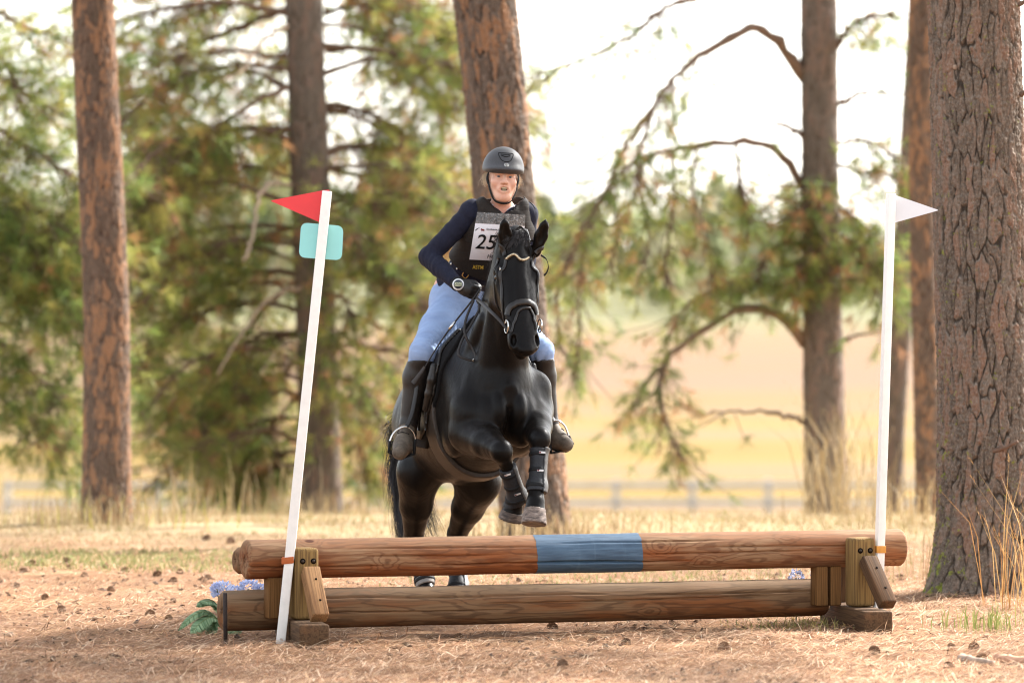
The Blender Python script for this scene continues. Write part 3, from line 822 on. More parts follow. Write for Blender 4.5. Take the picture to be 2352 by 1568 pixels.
V, F = plate(rounded([P(620, 461, yb), P(744, 437, yb), P(757, 436, yb), P(750, 515, yb), P(735, 511, yb)], [.012, .002, .006, .004, .003]), .003, (0, 1, 0))
ob('flag', V, F, RED, f1_, smooth=False)['label'] = 'red triangular plastic flag'
V, F = plate(rounded([P(692, 511, yb + .005), P(789, 519, yb + .005), P(785, 598, yb + .005), P(686, 591, yb + .005)], [.035] * 4, 8), .003, (0, 1, 0))
ob('number_plate', V, F, TEAL, f1_, smooth=False)['label'] = 'blank turquoise plate with rounded corners'
CLIP = simple('orange_brown_clip', '#a8572a', .6, .3, .1, 40)
bp = P(661, 1286, YL); MB().box(bp + [0, .004, 0], (.0305, 0, .003), (0, .0325, 0), (0, 0, .0165), .002).build('clip', CLIP, f1_)
YR = 25.93
f2_ = thing('flag_pole', 'white pole with white flag at the right end of the jump', 'flag', tuple(P(2015, 1444, YR) * [1, 1, 0]), 'flag poles at the ends of the jump')
mb, e1, e2, k = pole(P(2046.5, 445, YR), P(2015, 1448, YR), .0205, .38); mb.build('stake', WHITE, f2_)
yb = YR + .012
V, F = plate(rounded([P(2050, 446, yb), P(2157, 483, yb), P(2050, 513, yb)], [.002, .012, .003]), .003, (0, 1, 0))
ob('flag', V, F, WPL, f2_, smooth=False)['label'] = 'white triangular plastic flag'
bp = P(2022, 1261, YR); MB().box(bp, (.024, .006, 0), (-.006, .024, 0), (0, 0, .0185), .002).build('clip', simple('amber_clip', '#c98a3c', .6, .3, .1, 40), f2_)

# ------------------------------------------------------------------ needle litter, grass, cones, flowers
def vcol(name, rough=.8, transl=.2):
    m = M(name, rough, .2); c = m.attr('col').outputs['Color']; m.col(c)
    if transl:
        tr = nd(m.nt, 'ShaderNodeBsdfTranslucent', {'Color': c})
        mx = nd(m.nt, 'ShaderNodeMixShader', {0: transl, 1: m.b.outputs[0], 2: tr.outputs[0]})
        m.nt.links.new(mx.outputs[0], m.nt.nodes['Material Output'].inputs[0])
    return m.m
STRAW = vcol('dry_blades', .8, .25)
def pick(pal, k, g, var=.15):
    c = np.array([lin(x)[:3] for x in pal]); return np.clip(c[g.integers(0, len(pal), k)] * g.uniform(1 - var, 1 + var, (k, 1)), 0, 1)

def strips(A, mid, B, wd, side):
    """two-segment blades: (k,3) start, middle, end"""
    k = len(A); w = np.broadcast_to(np.asarray(wd, float), (k,))[:, None] / 2
    V = np.stack([A - side * w, A + side * w, mid - side * w, mid + side * w, B], 1).reshape(-1, 3)
    o = np.arange(k)[:, None] * 5
    return V, [o + np.array([[0, 1, 3, 2]]), o + np.array([[2, 3, 4]])]

def litter():
    g = np.random.default_rng(5); N = 112000
    Y = 21.8 + 14.5 * g.random(N) ** 1.7; X = g.uniform(-.13, .13, N) * Y
    X2 = g.normal(2.5, .75, 12000); Y2 = g.normal(27.0, 1.1, 12000)            # drifts by the big trunk
    X3 = g.normal(1.3, .5, 2500); Y3 = g.normal(25.2, .25, 2500)
    X = np.concatenate([X, X2, X3]); Y = np.concatenate([Y, Y2, Y3]); N = len(X)
    a = g.normal(.15, 1.0, N) ; L = g.uniform(.05, .2, N)
    d = np.stack([np.cos(a), np.sin(a), np.zeros(N)], 1)
    z = zt(X, Y); h0 = g.uniform(0, .02, N); h1 = np.abs(g.normal(0, .014, N)); 
    A = np.stack([X, Y, z + .002 + h0], 1); side = np.stack([-d[:, 1], d[:, 0], np.zeros(N)], 1)
    lift = (g.random(N) < .04) * g.uniform(.02, .05, N)
    B = A + d * L[:, None]; B[:, 2] = zt(B[:, 0], B[:, 1]) + .002 + h1 + lift
    mid = (A + B) / 2 + side * (g.normal(0, .07, N) * L)[:, None]; mid[:, 2] += g.uniform(0, .012, N)
    V, F = strips(A, mid, B, g.uniform(.0022, .004, N), side)
    c = pick(['#c59f7e', '#b58a67', '#9a7052', '#d4b292', '#e2c9ab', '#74523c', '#543d2f', '#b99a74', '#a87b59', '#8a6448'], N, g)
    pt = vnoise(X * 1.1 + 31, Y * .8 + 17, 61) * .6 + vnoise(X * 4 + 3, Y * 2.5, 62) * .4
    c = c * (np.interp(pt, [.25, .42, .6, .75], [.6, .9, 1.08, 1.2]))[:, None]      # older, darker drifts
    o = ob('needle_litter', V, F, STRAW, loc=(0, 28, 0), smooth=False, attrs={'col': np.repeat(c, 5, 0)})
    tag(o, 'fallen pine needles strewn over the ground round the jump', 'needles', kind='stuff')
litter()
def chips():
    g = np.random.default_rng(55); N = 3400; Y = 22 + 13 * g.random(N) ** 1.4; X = g.uniform(-.115, .115, N) * Y
    keep = vnoise(X * 1.4 + 9, Y * 1.4, 91) > .42; X, Y = X[keep], Y[keep]; N = len(X)
    c = np.stack([X, Y, zt(X, Y) + .006], 1); a = g.uniform(0, 6.28, N); l = g.uniform(.006, .024, N) * np.where(g.random(N) < .08, 2.0, 1)
    e1 = np.stack([np.cos(a), np.sin(a), g.normal(0, .25, N)], 1) * l[:, None]; e2 = np.stack([-np.sin(a), np.cos(a), g.normal(0, .25, N)], 1) * (l * g.uniform(.3, .7, N))[:, None]; e3 = np.array([0, 0, 1]) * (l * g.uniform(.25, .6, N))[:, None]
    V = np.stack([c + e1, c + e2, c - e1, c - e2, c + e3, c - e3 * .5], 1).reshape(-1, 3); o = np.arange(N)[:, None, None] * 6
    F = (o + np.array([[0, 1, 4], [1, 2, 4], [2, 3, 4], [3, 0, 4], [1, 0, 5], [2, 1, 5], [3, 2, 5], [0, 3, 5]])[None]).reshape(-1, 3)
    q = ob('bark_chips', V, F, STRAW, loc=(0, 27, 0), smooth=False, attrs={'col': np.repeat(pick(['#4a3526', '#5f4733', '#38281d', '#7a5f48'], N, g), 6, 0)})
    tag(q, 'dark crumbs of bark and cone scattered in the needle litter', 'bark chips', kind='stuff')
chips()

def blades(X, Y, h, lean, wd, pal, name, label, g, cat='grass', seedhead=0.0):
    N = len(X); z = zt(X, Y)
    a = g.uniform(0, 2 * math.pi, N); d = np.stack([np.cos(a), np.sin(a), np.zeros(N)], 1)
    A = np.stack([X, Y, z - .01], 1); ln = (lean * h * g.uniform(.2, 1.3, N))[:, None]
    B = A + d * ln + np.stack([np.zeros(N), np.zeros(N), h * g.uniform(.8, 1, N)], 1)
    mid = A + d * ln * .3 + np.stack([np.zeros(N), np.zeros(N), h * .55], 1)
    s = np.cross(d, [0, 0, 1.]); tw = g.uniform(-1, 1, (N, 1)); s = s + d * tw; s /= np.linalg.norm(s, axis=1)[:, None]
    V, F = strips(A, mid, B, wd, s); c = np.repeat(pick(pal, N, g), 5, 0)
    if seedhead:
        k = int(N * seedhead); i = g.choice(N, k, False)
        t = (B[i] - mid[i]); t /= np.linalg.norm(t, axis=1)[:, None]
        C = np.repeat(B[i], 7, 0); T = np.repeat(t, 7, 0); r = g.normal(size=(k * 7, 3)) * .007
        base = C - T * g.uniform(0, .07, (k * 7, 1)); tip = base + T * .022 + r; sd = np.cross(T, g.normal(size=(k * 7, 3))); sd /= np.linalg.norm(sd, axis=1)[:, None]
        V2 = np.stack([base + sd * .002, base - sd * .002, tip], 1).reshape(-1, 3)
        F = [F[0], np.concatenate([F[1], np.arange(len(V2)).reshape(-1, 3) + len(V)])]
        V = np.vstack([V, V2]); c = np.vstack([c, np.repeat(pick(pal[:2], k * 7, g), 3, 0)])
    o = ob(name, V, F, STRAW, loc=(float(np.mean(X)), float(np.mean(Y)), 0), smooth=False, attrs={'col': c})
    return tag(o, label, cat, kind='stuff')
g = np.random.default_rng(9)
DRY = ['#a3906d', '#947f5b', '#b09f7e', '#897351', '#9c8561']
N = 36000; Y = g.uniform(34.0, 45, N) ** 1.0; Y = 33.6 + (Y - 33.6) * g.uniform(.35, 1, N); X = g.uniform(-.17, .17, N) * Y
keep = vnoise(X * .9 + 20, Y * .9, 77) > .28; X, Y = X[keep], Y[keep]
blades(X, Y, g.uniform(.025, .08, len(X)) * np.clip((Y - 32.5) / 5, .35, 1.1), .8, .006, DRY + ['#87814f'], 'dry_grass', 'pale dry grass behind the needle litter', g)
N = 5200; Y = g.uniform(31.2, 34.2, N); X = g.normal(-2.6, .8, N); Xb = g.normal(.9, .9, N // 2); Yb = g.uniform(29.5, 34, N // 2)
blades(np.concatenate([X, Xb]), np.concatenate([Y, Yb]), g.uniform(.02, .07, N + N // 2), .6, .006, ['#7f8450', '#8c8a58', '#727f46', '#9a8d62'], 'green_grass', 'low green grass patches in the needle litter', g)
# tall stalks
def tall(px, Y0, n, sx, h, label, pal=DRY, lean=.35, sh=.5, sy=.5, wd=.005, py=None):
    X = g.normal((px - CX) / FPX * Y0, sx, n); Y = g.normal(Y0, sy, n)
    return blades(X, Y, g.uniform(h * .5, h, n), lean, wd, pal, 'tall_grass', label, g, seedhead=sh)
tall(1925, 41.5, 90, .16, 1.15, 'tall dry grass stalks before the pine with arching boughs', lean=.4, wd=.009)
tall(1220, 35.2, 420,   .42, .3, 'dry grass stalks round the leaning pine behind the horse', wd=.007)
tall(245, 37.4, 300, .4, .32, 'dry grass at the foot of the slender left pine', pal=DRY + ['#a8a052'], wd=.007)
tall(730, 45.5, 150, .5, .38, 'dry grass at the foot of the pine behind the red flag', wd=.009)
tall(480, 43, 60, .6, .7, 'tall grass stalks between the two left pines', wd=.009)
tall(2352, 27.4, 70, .12, .9, 'orange dry grass in front of the big grey pine', pal=['#b8935f', '#a87c4c', '#c4a676', '#976c42'], sy=.35, lean=.35, wd=.0045)
tall(2110, 30.8, 130, .35, .5, 'thin dry grass between jump and big grey pine', wd=.005)
tall(2095, 38, 150, .4, .5, 'dry grass at the foot of the two right hand pines', wd=.008)
tall(2260, 25.7, 90, .1, .2, 'small green tuft in the litter before the grey pine', pal=['#7d8548', '#938e55', '#717a40'], sy=.1, sh=0)
tall(1820, 25.95, 240, .16, .09, 'matted green grass at the right end of the bottom log', pal=['#8d8a50', '#a39558', '#77783f', '#bfa468'], sy=.16, lean=1.4, sh=0, wd=.004)

# pine cones
def cone_mesh():
    mb = MB(); k = 84; ga = 2.39996
    s = np.linspace(0, PI, 9); prof = [(.003 + .021 * math.sin(t) ** .8, -.036 * math.cos(t)) for t in s]
    mb.tube([(0, 0, z) for r, z in prof], [r for r, z in prof], 10)
    for i in range(k):
        f = (i + .5) / k; z = -.036 + .07 * f; R = .024 * math.sin(PI * min(1, .1 + f * .86)) ** .7 + .006
        a = i * ga; rad = np.array([math.cos(a), math.sin(a), 0]); tn = np.array([-rad[1], rad[0], 0]); up = np.array([0, 0, 1.])
        o = rad * R * .55 + up * z; tip = rad * (R + .009) + up * (z + .006 + .01 * f)
        wv = tn * .0085 * (1 - .4 * f)
        V = [o - wv * .5, o + wv * .5, tip + wv, tip - wv, tip + rad * .004 + up * .005, o + up * .006]
        mb.add(V, np.array([[0, 1, 2], [0, 2, 3], [3, 2, 4], [1, 0, 5], [5, 2, 1], [5, 3, 0], [5, 4, 2], [5, 3, 4]]))
    V = np.concatenate(mb.V); me = new_mesh('pine_cone', V, mb.faces(), False)
    m = M('pine_cone_scales', .85, .2); n = m.noise(m.objc(), 60, 4, .6)
    rr = nd(m.nt, 'ShaderNodeObjectInfo').outputs['Random']
    m.col(m.mix(m.math('MULTIPLY', rr, .5), m.ramp(n, [(.3, '#4a3628'), (.55, '#6c523e'), (.75, '#937660')]), '#98785c')); me.materials.append(m.m)
    return me
CONE = cone_mesh()
cz8 = [(390, 780), (1530, 790), (1320, 925), (1490, 965), (1590, 550), (1820, 595), (1800, 630), (930, 510), (600, 525), (595, 470), (275, 508), (355, 493), (220, 550), (980, 717), (1095, 535), (1390, 580), (750, 575), (1480, 365), (1040, 395), (1810, 250), (2030, 268), (545, 870), (140, 665), (1530, 620)]
cz2 = [(400, 985), (715, 1015), (990, 1035), (1325, 990), (1690, 950), (1745, 1075), (485, 1240), (410, 920)]
czr = [(1370, 1225), (1555, 1245), (735, 1295), (1340, 1395), (1610, 1330)]
czj = [(485, 1370), (1010, 1320), (70, 870)]
spots = [(x / 3.84, 1163.7 + y / 3.84, 'dark pine cone lying on the needle litter left of the jump', 'pine cones left of the jump') for x, y in cz8]
spots += [(1151.5 + x / 3.4287, 1163.7 + y / 3.4287, 'dark pine cone lying in front of the bottom log', 'pine cones before the jump') for x, y in cz2]
spots += [(1806.8 + x / 3.607, 1133 + y / 3.607, 'pine cone lying in the litter near the big grey pine', 'pine cones near the grey pine') for x, y in czr]
spots += [(857.5 + x / 5.122, 1194.3 + y / 5.122, 'dark pine cone lying in front of the bottom log', 'pine cones before the jump') for x, y in czj]
ORD = ['first', 'second', 'third', 'fourth', 'fifth', 'sixth', 'seventh', 'eighth', 'ninth', 'tenth', 'eleventh', 'twelfth', 'thirteenth', 'fourteenth', 'fifteenth', 'sixteenth',
       'seventeenth', 'eighteenth', 'nineteenth', 'twentieth', 'twenty-first', 'twenty-second', 'twenty-third', 'twenty-fourth', 'twenty-fifth']
cnt_ = {}
for i, (px, py, lb, gp) in enumerate(sorted(spots)):
    cnt_[gp] = cnt_.get(gp, 0) + 1
    lb = ORD[cnt_[gp] - 1] + ' pine cone from the left among those ' + gp.replace('pine cones ', 'lying ')
    Y = 1.68 * FPX / (py + 4 - HY); q = P(px, py, Y); q[2] = float(zt(q[0], q[1])) + .009
    o = bpy.data.objects.new('pine_cone', CONE); S.collection.objects.link(o); o.location = q
    o.rotation_euler = (random.uniform(.9, 2.1), random.uniform(-.6, .6), random.uniform(0, 6.28)); s = random.uniform(.55, .9) * (.85 if px < 500 else 1.0); o.scale = (s, s, s * random.uniform(.8, 1.1))
    tag(o, lb, 'pine cone', gp)

# sticks
def stick(pts, r0, r1, mat, label):
    q = np.array([P(x, y, 1.69 * FPX / (y - HY)) for x, y in pts]); q[:, 2] = zt(q[:, 0], q[:, 1]) + r0 * .9
    o = MB().tube(spline(q, 22) + np.random.default_rng(3).normal(size=(22, 3)) * r0 * .15, np.linspace(r0, r1, 22), 9).build('stick', mat); tag(o, label, 'stick')
stick([(2208, 1512), (2235, 1520), (2280, 1527)], .024, .013, LIMB_PALE, 'short pale broken branch on the litter at the lower right')
stick([(2290, 1513), (2330, 1517), (2370, 1522)], .024, .02, simple('pinkish_branch', '#b98f74', .9, .15, .2, 20, .4), 'pinkish branch on the litter at the lower right edge')
stick([(2035, 1498), (2070, 1494), (2110, 1490), (2138, 1478), (2148, 1466)], .006, .004, simple('lichen_twig', '#6b6048', .9, .1, .3, 60, .4), 'thin curved grey twig on the litter in front of the grey pine')
stick([(1402, 1470), (1428, 1478)], .005, .003, LIMB, 'tiny brown twig before the bottom log')

# artificial blue flowers with fern leaves
PETAL = vcol('blue_petals', .7, .3); FERN = vcol('fern_leaves', .6, .25)
def flower_head(c, r, parent, g, n=190):
    u = g.normal(size=(n, 3)); u /= np.linalg.norm(u, axis=1)[:, None]; u[:, 2] = np.abs(u[:, 2]) * 1.0 - .25; u /= np.linalg.norm(u, axis=1)[:, None]
    C = c + u * r * g.uniform(.7, 1, (n, 1)); t = np.cross(u, g.normal(size=(n, 3))); t /= np.linalg.norm(t, axis=1)[:, None]; b = np.cross(u, t)
    L, w = r * .42, r * .16
    V = np.stack([C, C + t * w + u * L * .55, C + u * L * 1.1 + b * w * .5, C - t * w + u * L * .55], 1).reshape(-1, 3)
    col = np.repeat(pick(['#c6cde6', '#d3d8ec', '#b6c0e0', '#e0e4f2'], n, g, .1), 4, 0)
    ob('flower_head', V, np.arange(4 * n).reshape(-1, 4), PETAL, parent, smooth=False, attrs={'col': col})
def frond(base, tip, arch, width, parent, g, pairs=20):
    base, tip = np.asarray(base, float), np.asarray(tip, float)
    q = spline([base, base * .66 + tip * .34 + [0, 0, arch], base * .3 + tip * .7 + [0, 0, arch * .8], tip], pairs * 2)
    T = np.gradient(q, axis=0); T /= np.linalg.norm(T, axis=1)[:, None]
    sd = np.cross(T, [0, -.5, .85]); sd /= np.linalg.norm(sd, axis=1)[:, None]; up = np.cross(sd, T)
    V, F3, n = [], [], 0
    for i in range(3, pairs * 2):
        f = i / (pairs * 2); L = width * math.sin(PI * min(1, f * .93 + .1)) ** .8 + .004
        for s in (-1, 1):
            b = q[i]; d = sd[i] * s + T[i] * .55 - up[i] * .25; d /= np.linalg.norm(d); e = b + d * L; w = T[i] * .0036
            V += [b - w, b + w, b + d * L * .6 + w * 1.1 + up[i] * .004, e, b + d * L * .6 - w * 1.1 + up[i] * .004]; F3 += [(n, n + 1, n + 2), (n, n + 2, n + 4), (n + 4, n + 2, n + 3)]; n += 5
    V2, F4 = tube_geo(q, np.linspace(.003, .001, len(q)), 5)
    col = np.vstack([np.repeat(pick(['#6b8660', '#7f9a72', '#587350', '#95ab82'], n // 5, g, .12), 5, 0), np.tile(lin('#7d8a58')[:3], (len(V2), 1))])
    ob('fern_frond', np.vstack([V, V2]), [np.array(F3), F4 + n], FERN, parent, smooth=False, attrs={'col': col})
g2 = np.random.default_rng(12)
Yf = 25.55; gz = P(505, 1452, Yf); gz[2] = 0
fl = thing('flower_bunch', 'blue artificial flowers with fern leaves at the left end of the bottom log', 'flowers', tuple(gz), 'blue artificial flower bunches')
root = P(508, 1425, Yf)
for (a, b) in (((500, 1420), (410, 1447)), ((505, 1425), (438, 1455)), ((508, 1412), (452, 1393)), ((508, 1400), (462, 1385)), ((512, 1430), (475, 1462)), ((506, 1440), (448, 1462)), ((520, 1430), (545, 1462))):
    frond(P(*a, Yf + .02), P(*b, Yf - .12 * random.random()), random.uniform(.02, .06), random.uniform(.035, .06), fl, g2, 26)
for (x, y, r, yy) in ((513, 1362, .052, Yf), (498, 1352, .03, Yf), (535, 1362, .035, Yf + .05), (572, 1352, .045, Yf + .12), (595, 1358, .035, Yf + .15)):
    flower_head(P(x, y, yy), r, fl, g2); c = P(x, y, yy)
    MB().tube([c, (c + root) / 2 + [0, .03, 0], root + [0, .02, -.02]], [.003] * 3, 5).build('stem', simple('plastic_stem', '#4c6440', .6), fl)
for (x, y, r, yy, lb) in ((1829, 1327, .034, 26.3, 'blue flower spike behind the bottom log near its right end'), (1886, 1322, .045, 26.35, 'blue flower half hidden behind the right short post')):
    c = P(x, y, yy); t = thing('flower_bunch', lb, 'flowers', (c[0], c[1], 0), 'blue artificial flower bunches')
    flower_head(c, r, t, g2, 130); flower_head(c + [0, 0, r * .7], r * .7, t, g2, 80)
    MB().tube([c, c * [1, 1, .5], c * [1, 1, 0]], [.004] * 3, 5).build('stem', simple('plastic_stem', '#4c6440', .6), t)

# ------------------------------------------------------------------ implicit bodies: smooth unions, meshed with surface nets
def unit(v): v = np.asarray(v, float); return v / (np.linalg.norm(v) + 1e-12)
def smin(a, b, k):
    h = np.clip(.5 + .5 * (b - a) / k, 0, 1); return b + (a - b) * h - k * h * (1 - h)

class Field:
    def __init__(s): s.ops = []
    def _add(s, f, c, R, k, sub): s.ops.append((f, np.asarray(c, float), R, k, sub)); return s
    def ell(s, c, r, axes=None, k=.03, sub=False):
        c = np.asarray(c, float); r = np.asarray(r, float); A = np.eye(3) if axes is None else np.array([unit(a) for a in axes])
        def f(p):
            q = (p - c) @ A.T; k0 = np.linalg.norm(q / r, axis=1); k1 = np.linalg.norm(q / r ** 2, axis=1) + 1e-9
            return np.where(k0 < .05, -r.min(), k0 * (k0 - 1) / k1)
        return s._add(f, c, r.max(), k, sub)
    def cone(s, a, b, ra, rb, k=.03, flat=None, ff=1.0, sub=False):
        """tapered capsule; flat = direction along which it is scaled by ff"""
        a = np.asarray(a, float); b = np.asarray(b, float)
        if flat is not None: flat = unit(flat)
        def tr(p): return p if flat is None else p + np.outer(p @ flat, flat) * (1 / ff - 1)
        o = a
        def f(p):
            q = tr(p - o); bb = tr((b - o)[None])[0]; L2 = bb @ bb
            t = np.clip(q @ bb / L2, 0, 1); d = np.linalg.norm(q - t[:, None] * bb, axis=1) - (ra + (rb - ra) * t)
            return d * min(1.0, ff)
        return s._add(f, (a + b) / 2, np.linalg.norm(b - a) / 2 + max(ra, rb) * max(1, ff), k, sub)
    def chain(s, pts, rad, k=.02, n=None, flat=None, ff=1.0):
        P_ = np.column_stack([np.asarray(pts, float), np.asarray(rad, float)])
        if n: P_ = spline(P_, n)
        for i in range(len(P_) - 1): s.cone(P_[i, :3], P_[i + 1, :3], P_[i, 3], P_[i + 1, 3], k if i == 0 else .012, flat, ff)
        return s
    def loft(s, o, ax, lat, t, c, h, w, e=2.2, k=.04):
        """body with superelliptic sections: along ax from o, stations t; section centre c along up, half height h, half width w"""
        o = np.asarray(o, float); ax = unit(ax); lat = unit(lat); up = np.cross(ax, lat)
        if up[2] < 0: up = -up
        t = np.asarray(t, float); tt = np.linspace(t[0], t[-1], 60)
        def sm(v):
            from_ = spline(np.column_stack([t, v]), 400); return np.interp(tt, from_[:, 0], from_[:, 1])
        C, H, W_ = sm(c), np.maximum(sm(h), .004), np.maximum(sm(w), .004)
        mid = o + ax * (t[0] + t[-1]) / 2 + up * float(np.mean(c))
        def f(p):
            q = p - o; u = q @ ax; z = q @ up; b = q @ lat
            cc, hh, ww = np.interp(u, tt, C), np.interp(u, tt, H), np.interp(u, tt, W_)
            r = (np.abs((z - cc) / hh) ** e + np.abs(b / ww) ** e) ** (1 / e)
            d = (r - 1) * np.minimum(hh, ww) * .9
            over = np.maximum(np.maximum(t[0] - u, u - t[-1]), 0)
            return np.maximum(d, 0) * 0 + np.where(over > 0, np.hypot(np.maximum(d, 0), over), d)
        return s._add(f, mid, (t[-1] - t[0]) / 2 + max(H.max(), W_.max()) + float(np.ptp(c)) / 2, k, False)
    def __call__(s, p, margin=.12):
        p = np.asarray(p, float); d = np.full(len(p), 1.0)
        for f, c, R, k, sub in s.ops:
            i = np.nonzero(((p - c) ** 2).sum(1) < (R + margin) ** 2)[0]
            if not len(i): continue
            v = f(p[i])
            if sub: d[i] = -smin(-d[i], v, k)
            else: d[i] = smin(d[i], v, k)
        return d

def normal(f, p, e=.004):
    p = np.asarray(p, float); g = np.stack([f(p + np.eye(3)[i] * e) - f(p - np.eye(3)[i] * e) for i in range(3)], 1)
    return g / (np.linalg.norm(g, axis=1)[:, None] + 1e-9)
def project(f, p, off=0.0, it=12):
    p = np.asarray(p, float).copy()
    for _ in range(it): p -= normal(f, p) * np.clip(f(p) - off, -.05, .05)[:, None]
    return p

def surface(f, lo, hi, h):
    """surface nets on a grid of step h; coarse pass first"""
    lo = np.asarray(lo, float); hi = np.asarray(hi, float); q = 4
    n = np.ceil((hi - lo) / (h * q)).astype(int) + 1
    cg = [lo[i] + np.arange(n[i] + 1) * h * q for i in range(3)]
    Cx = np.stack(np.meshgrid(*cg, indexing='ij'), -1); D0 = f(Cx.reshape(-1, 3)).reshape(Cx.shape[:3])
    D = np.repeat(np.repeat(np.repeat(D0, q, 0), q, 1), q, 2)      # block centred on lattice points
    sh = q // 2
    near = np.abs(D0) < h * q * 1.9
    idx = np.argwhere(near); off = np.stack(np.meshgrid(*[np.arange(q)] * 3, indexing='ij'), -1).reshape(-1, 3)
    cells = (idx[:, None] * q + off[None]).reshape(-1, 3)
    pts = lo + (cells - sh) * h
    D[tuple(cells.T)] = f(pts)
    o = lo - sh * h
    I = D < 0; shp = D.shape
    act = np.zeros(tuple(x - 1 for x in shp), bool)
    cnt = np.zeros(act.shape, np.int8)
    for a in (0, 1):
        for b in (0, 1):
            for c in (0, 1): cnt += I[a:shp[0] - 1 + a, b:shp[1] - 1 + b, c:shp[2] - 1 + c]
    act = (cnt > 0) & (cnt < 8)
    A = np.argwhere(act); vid = np.full(act.shape, -1, np.int64); vid[tuple(A.T)] = np.arange(len(A))
    acc = np.zeros((len(A), 3)); w = np.zeros(len(A))
    cor = [(a, b, c) for a in (0, 1) for b in (0, 1) for c in (0, 1)]
    for i, c0 in enumerate(cor):
        for c1 in cor[i + 1:]:
            df = [abs(c0[j] - c1[j]) for j in range(3)]
            if sum(df) != 1: continue
            d0 = D[tuple((A + c0).T)]; d1 = D[tuple((A + c1).T)]; m_ = (d0 < 0) != (d1 < 0)
            t = np.where(m_, d0 / np.where(d0 == d1, 1, d0 - d1), 0)[:, None]
            acc += np.where(m_[:, None], np.array(c0) * (1 - t) + np.array(c1) * t, 0); w += m_
    V = o + (A + acc / w[:, None]) * h
    Q = []
    for ax in range(3):
        s0 = [slice(None)] * 3; s1 = [slice(None)] * 3; s0[ax] = slice(0, -1); s1[ax] = slice(1, None)
        E = I[tuple(s0)] != I[tuple(s1)]; e = np.argwhere(E); u, v = (ax + 1) % 3, (ax + 2) % 3
        e = e[(e[:, u] > 0) & (e[:, v] > 0) & (e[:, u] < shp[u] - 1) & (e[:, v] < shp[v] - 1)]
        ins = I[tuple(e.T)]
        def g_(du, dv): x = e.copy(); x[:, u] -= du; x[:, v] -= dv; return vid[tuple(x.T)]
        qd = np.stack([g_(0, 0), g_(1, 0), g_(1, 1), g_(0, 1)], 1)
        qd[~ins] = qd[~ins][:, ::-1]
        Q.append(qd)
    Q = np.concatenate(Q); Q = Q[(Q >= 0).all(1)]
    return V, Q

# ------------------------------------------------------------------ the horse's own frame: a forward, b to the picture's right, z up
PSI = math.radians(17); HU = np.array([math.sin(PSI), -math.cos(PSI), 0]); HV = np.array([math.cos(PSI), math.sin(PSI), 0])
HO = np.array([-.192, 27.0, 0.])
def H2W(p): p = np.asarray(p, float).reshape(-1, 3); return HO + p[:, :1] * HU + p[:, 1:2] * HV + p[:, 2:3] * UZ
def W2H(p): p = np.asarray(p, float).reshape(-1, 3) - HO; return np.stack([p @ HU, p @ HV, p[:, 2]], 1)
def L(px, py, a):
    """point on the photograph's ray at forward position a, in the horse's frame"""
    k = (px - CX) / FPX; s, c = math.sin(PSI), math.cos(PSI)
    Y = (a + HO[0] * s - HO[1] * c) / (k * s - c)
    return W2H(P(px, py, Y))[0]
def body(name, f, lo, hi, h, mat, parent, attrs=None, loc=None):
    V, Q = surface(f, lo, hi, h); at = attrs(V) if attrs else None
    return ob(name, H2W(V), Q, mat, parent, loc, True, at)

# ------------------------------------------------------------------ the horse
HB = Field()
# trunk of the body, pitched up at the front for take-off
HB.loft((0, 0, 0), (1, 0, 0), (0, 1, 0),
        [-1.27, -1.2, -1.05, -.85, -.6, -.3, 0, .2, .4, .52, .62],
        [.98, .99, 1.01, 1.03, 1.03, 1.055, 1.105, 1.14, 1.175, 1.19, 1.2],
        [.03, .14, .23, .27, .32, .35, .36, .35, .29, .21, .05],
        [.03, .09, .15, .185, .245, .28, .27, .25, .215, .16, .04], 2.15)
HB.ell((.02, 0, 1.40), (.26, .075, .13), k=.08)                              # withers
HB.ell((-.8, 0, 1.2), (.3, .14, .12), k=.08)                                # croup
for s in (-1, 1):
    HB.cone((.1, s * .125, 1.36), (.46, s * .135, 1.1), .10, .11, .06)          # shoulder blade
    HB.ell((.33, s * .145, 1.08), (.19, .098, .2), k=.05)                      # upper arm
    HB.ell((.525, s * .088, 1.07), (.10, .09, .15), k=.022)                    # breast
    HB.ell((-.74, s * .115, .95), (.24, .10, .27), k=.05)                    # thigh
    HB.ell((-.96, s * .085, .97), (.17, .085, .22), k=.05)
    HB.ell((-.7, s * .12, 1.15), (.11, .05, .08), k=.06)                       # point of hip
for s in (-1, 1):                                                             # muscles
    HB.ell((.22, s * .185, .99), (.14, .065, .13), k=.018); HB.ell((.45, s * .145, 1.17), (.075, .07, .17), ((1, 0, .2), (0, 1, 0), (-.2, 0, 1)), k=.016)
    HB.ell((.565, s * .055, 1.12), (.08, .055, .11), k=.010); HB.ell((.46, s * .06, 1.0), (.1, .06, .06), k=.014)
    HB.cone((.45, s * .085, 1.24), (.6, s * .062, 1.72), .055, .042, .016); HB.cone((.28, s * .12, 1.36), (.46, s * .085, 1.6), .05, .04, .02)
# neck
HB.chain([(.16, 0, 1.27), (.36, 0, 1.48), (.53, 0, 1.74), (.64, 0, 1.95)], [.30, .225, .175, .145], .1, 7, flat=(0, 1, 0), ff=.5)
HB.cone((.42, 0, 1.18), (.62, 0, 1.7), .13, .085, .07, flat=(0, 1, 0), ff=.8)
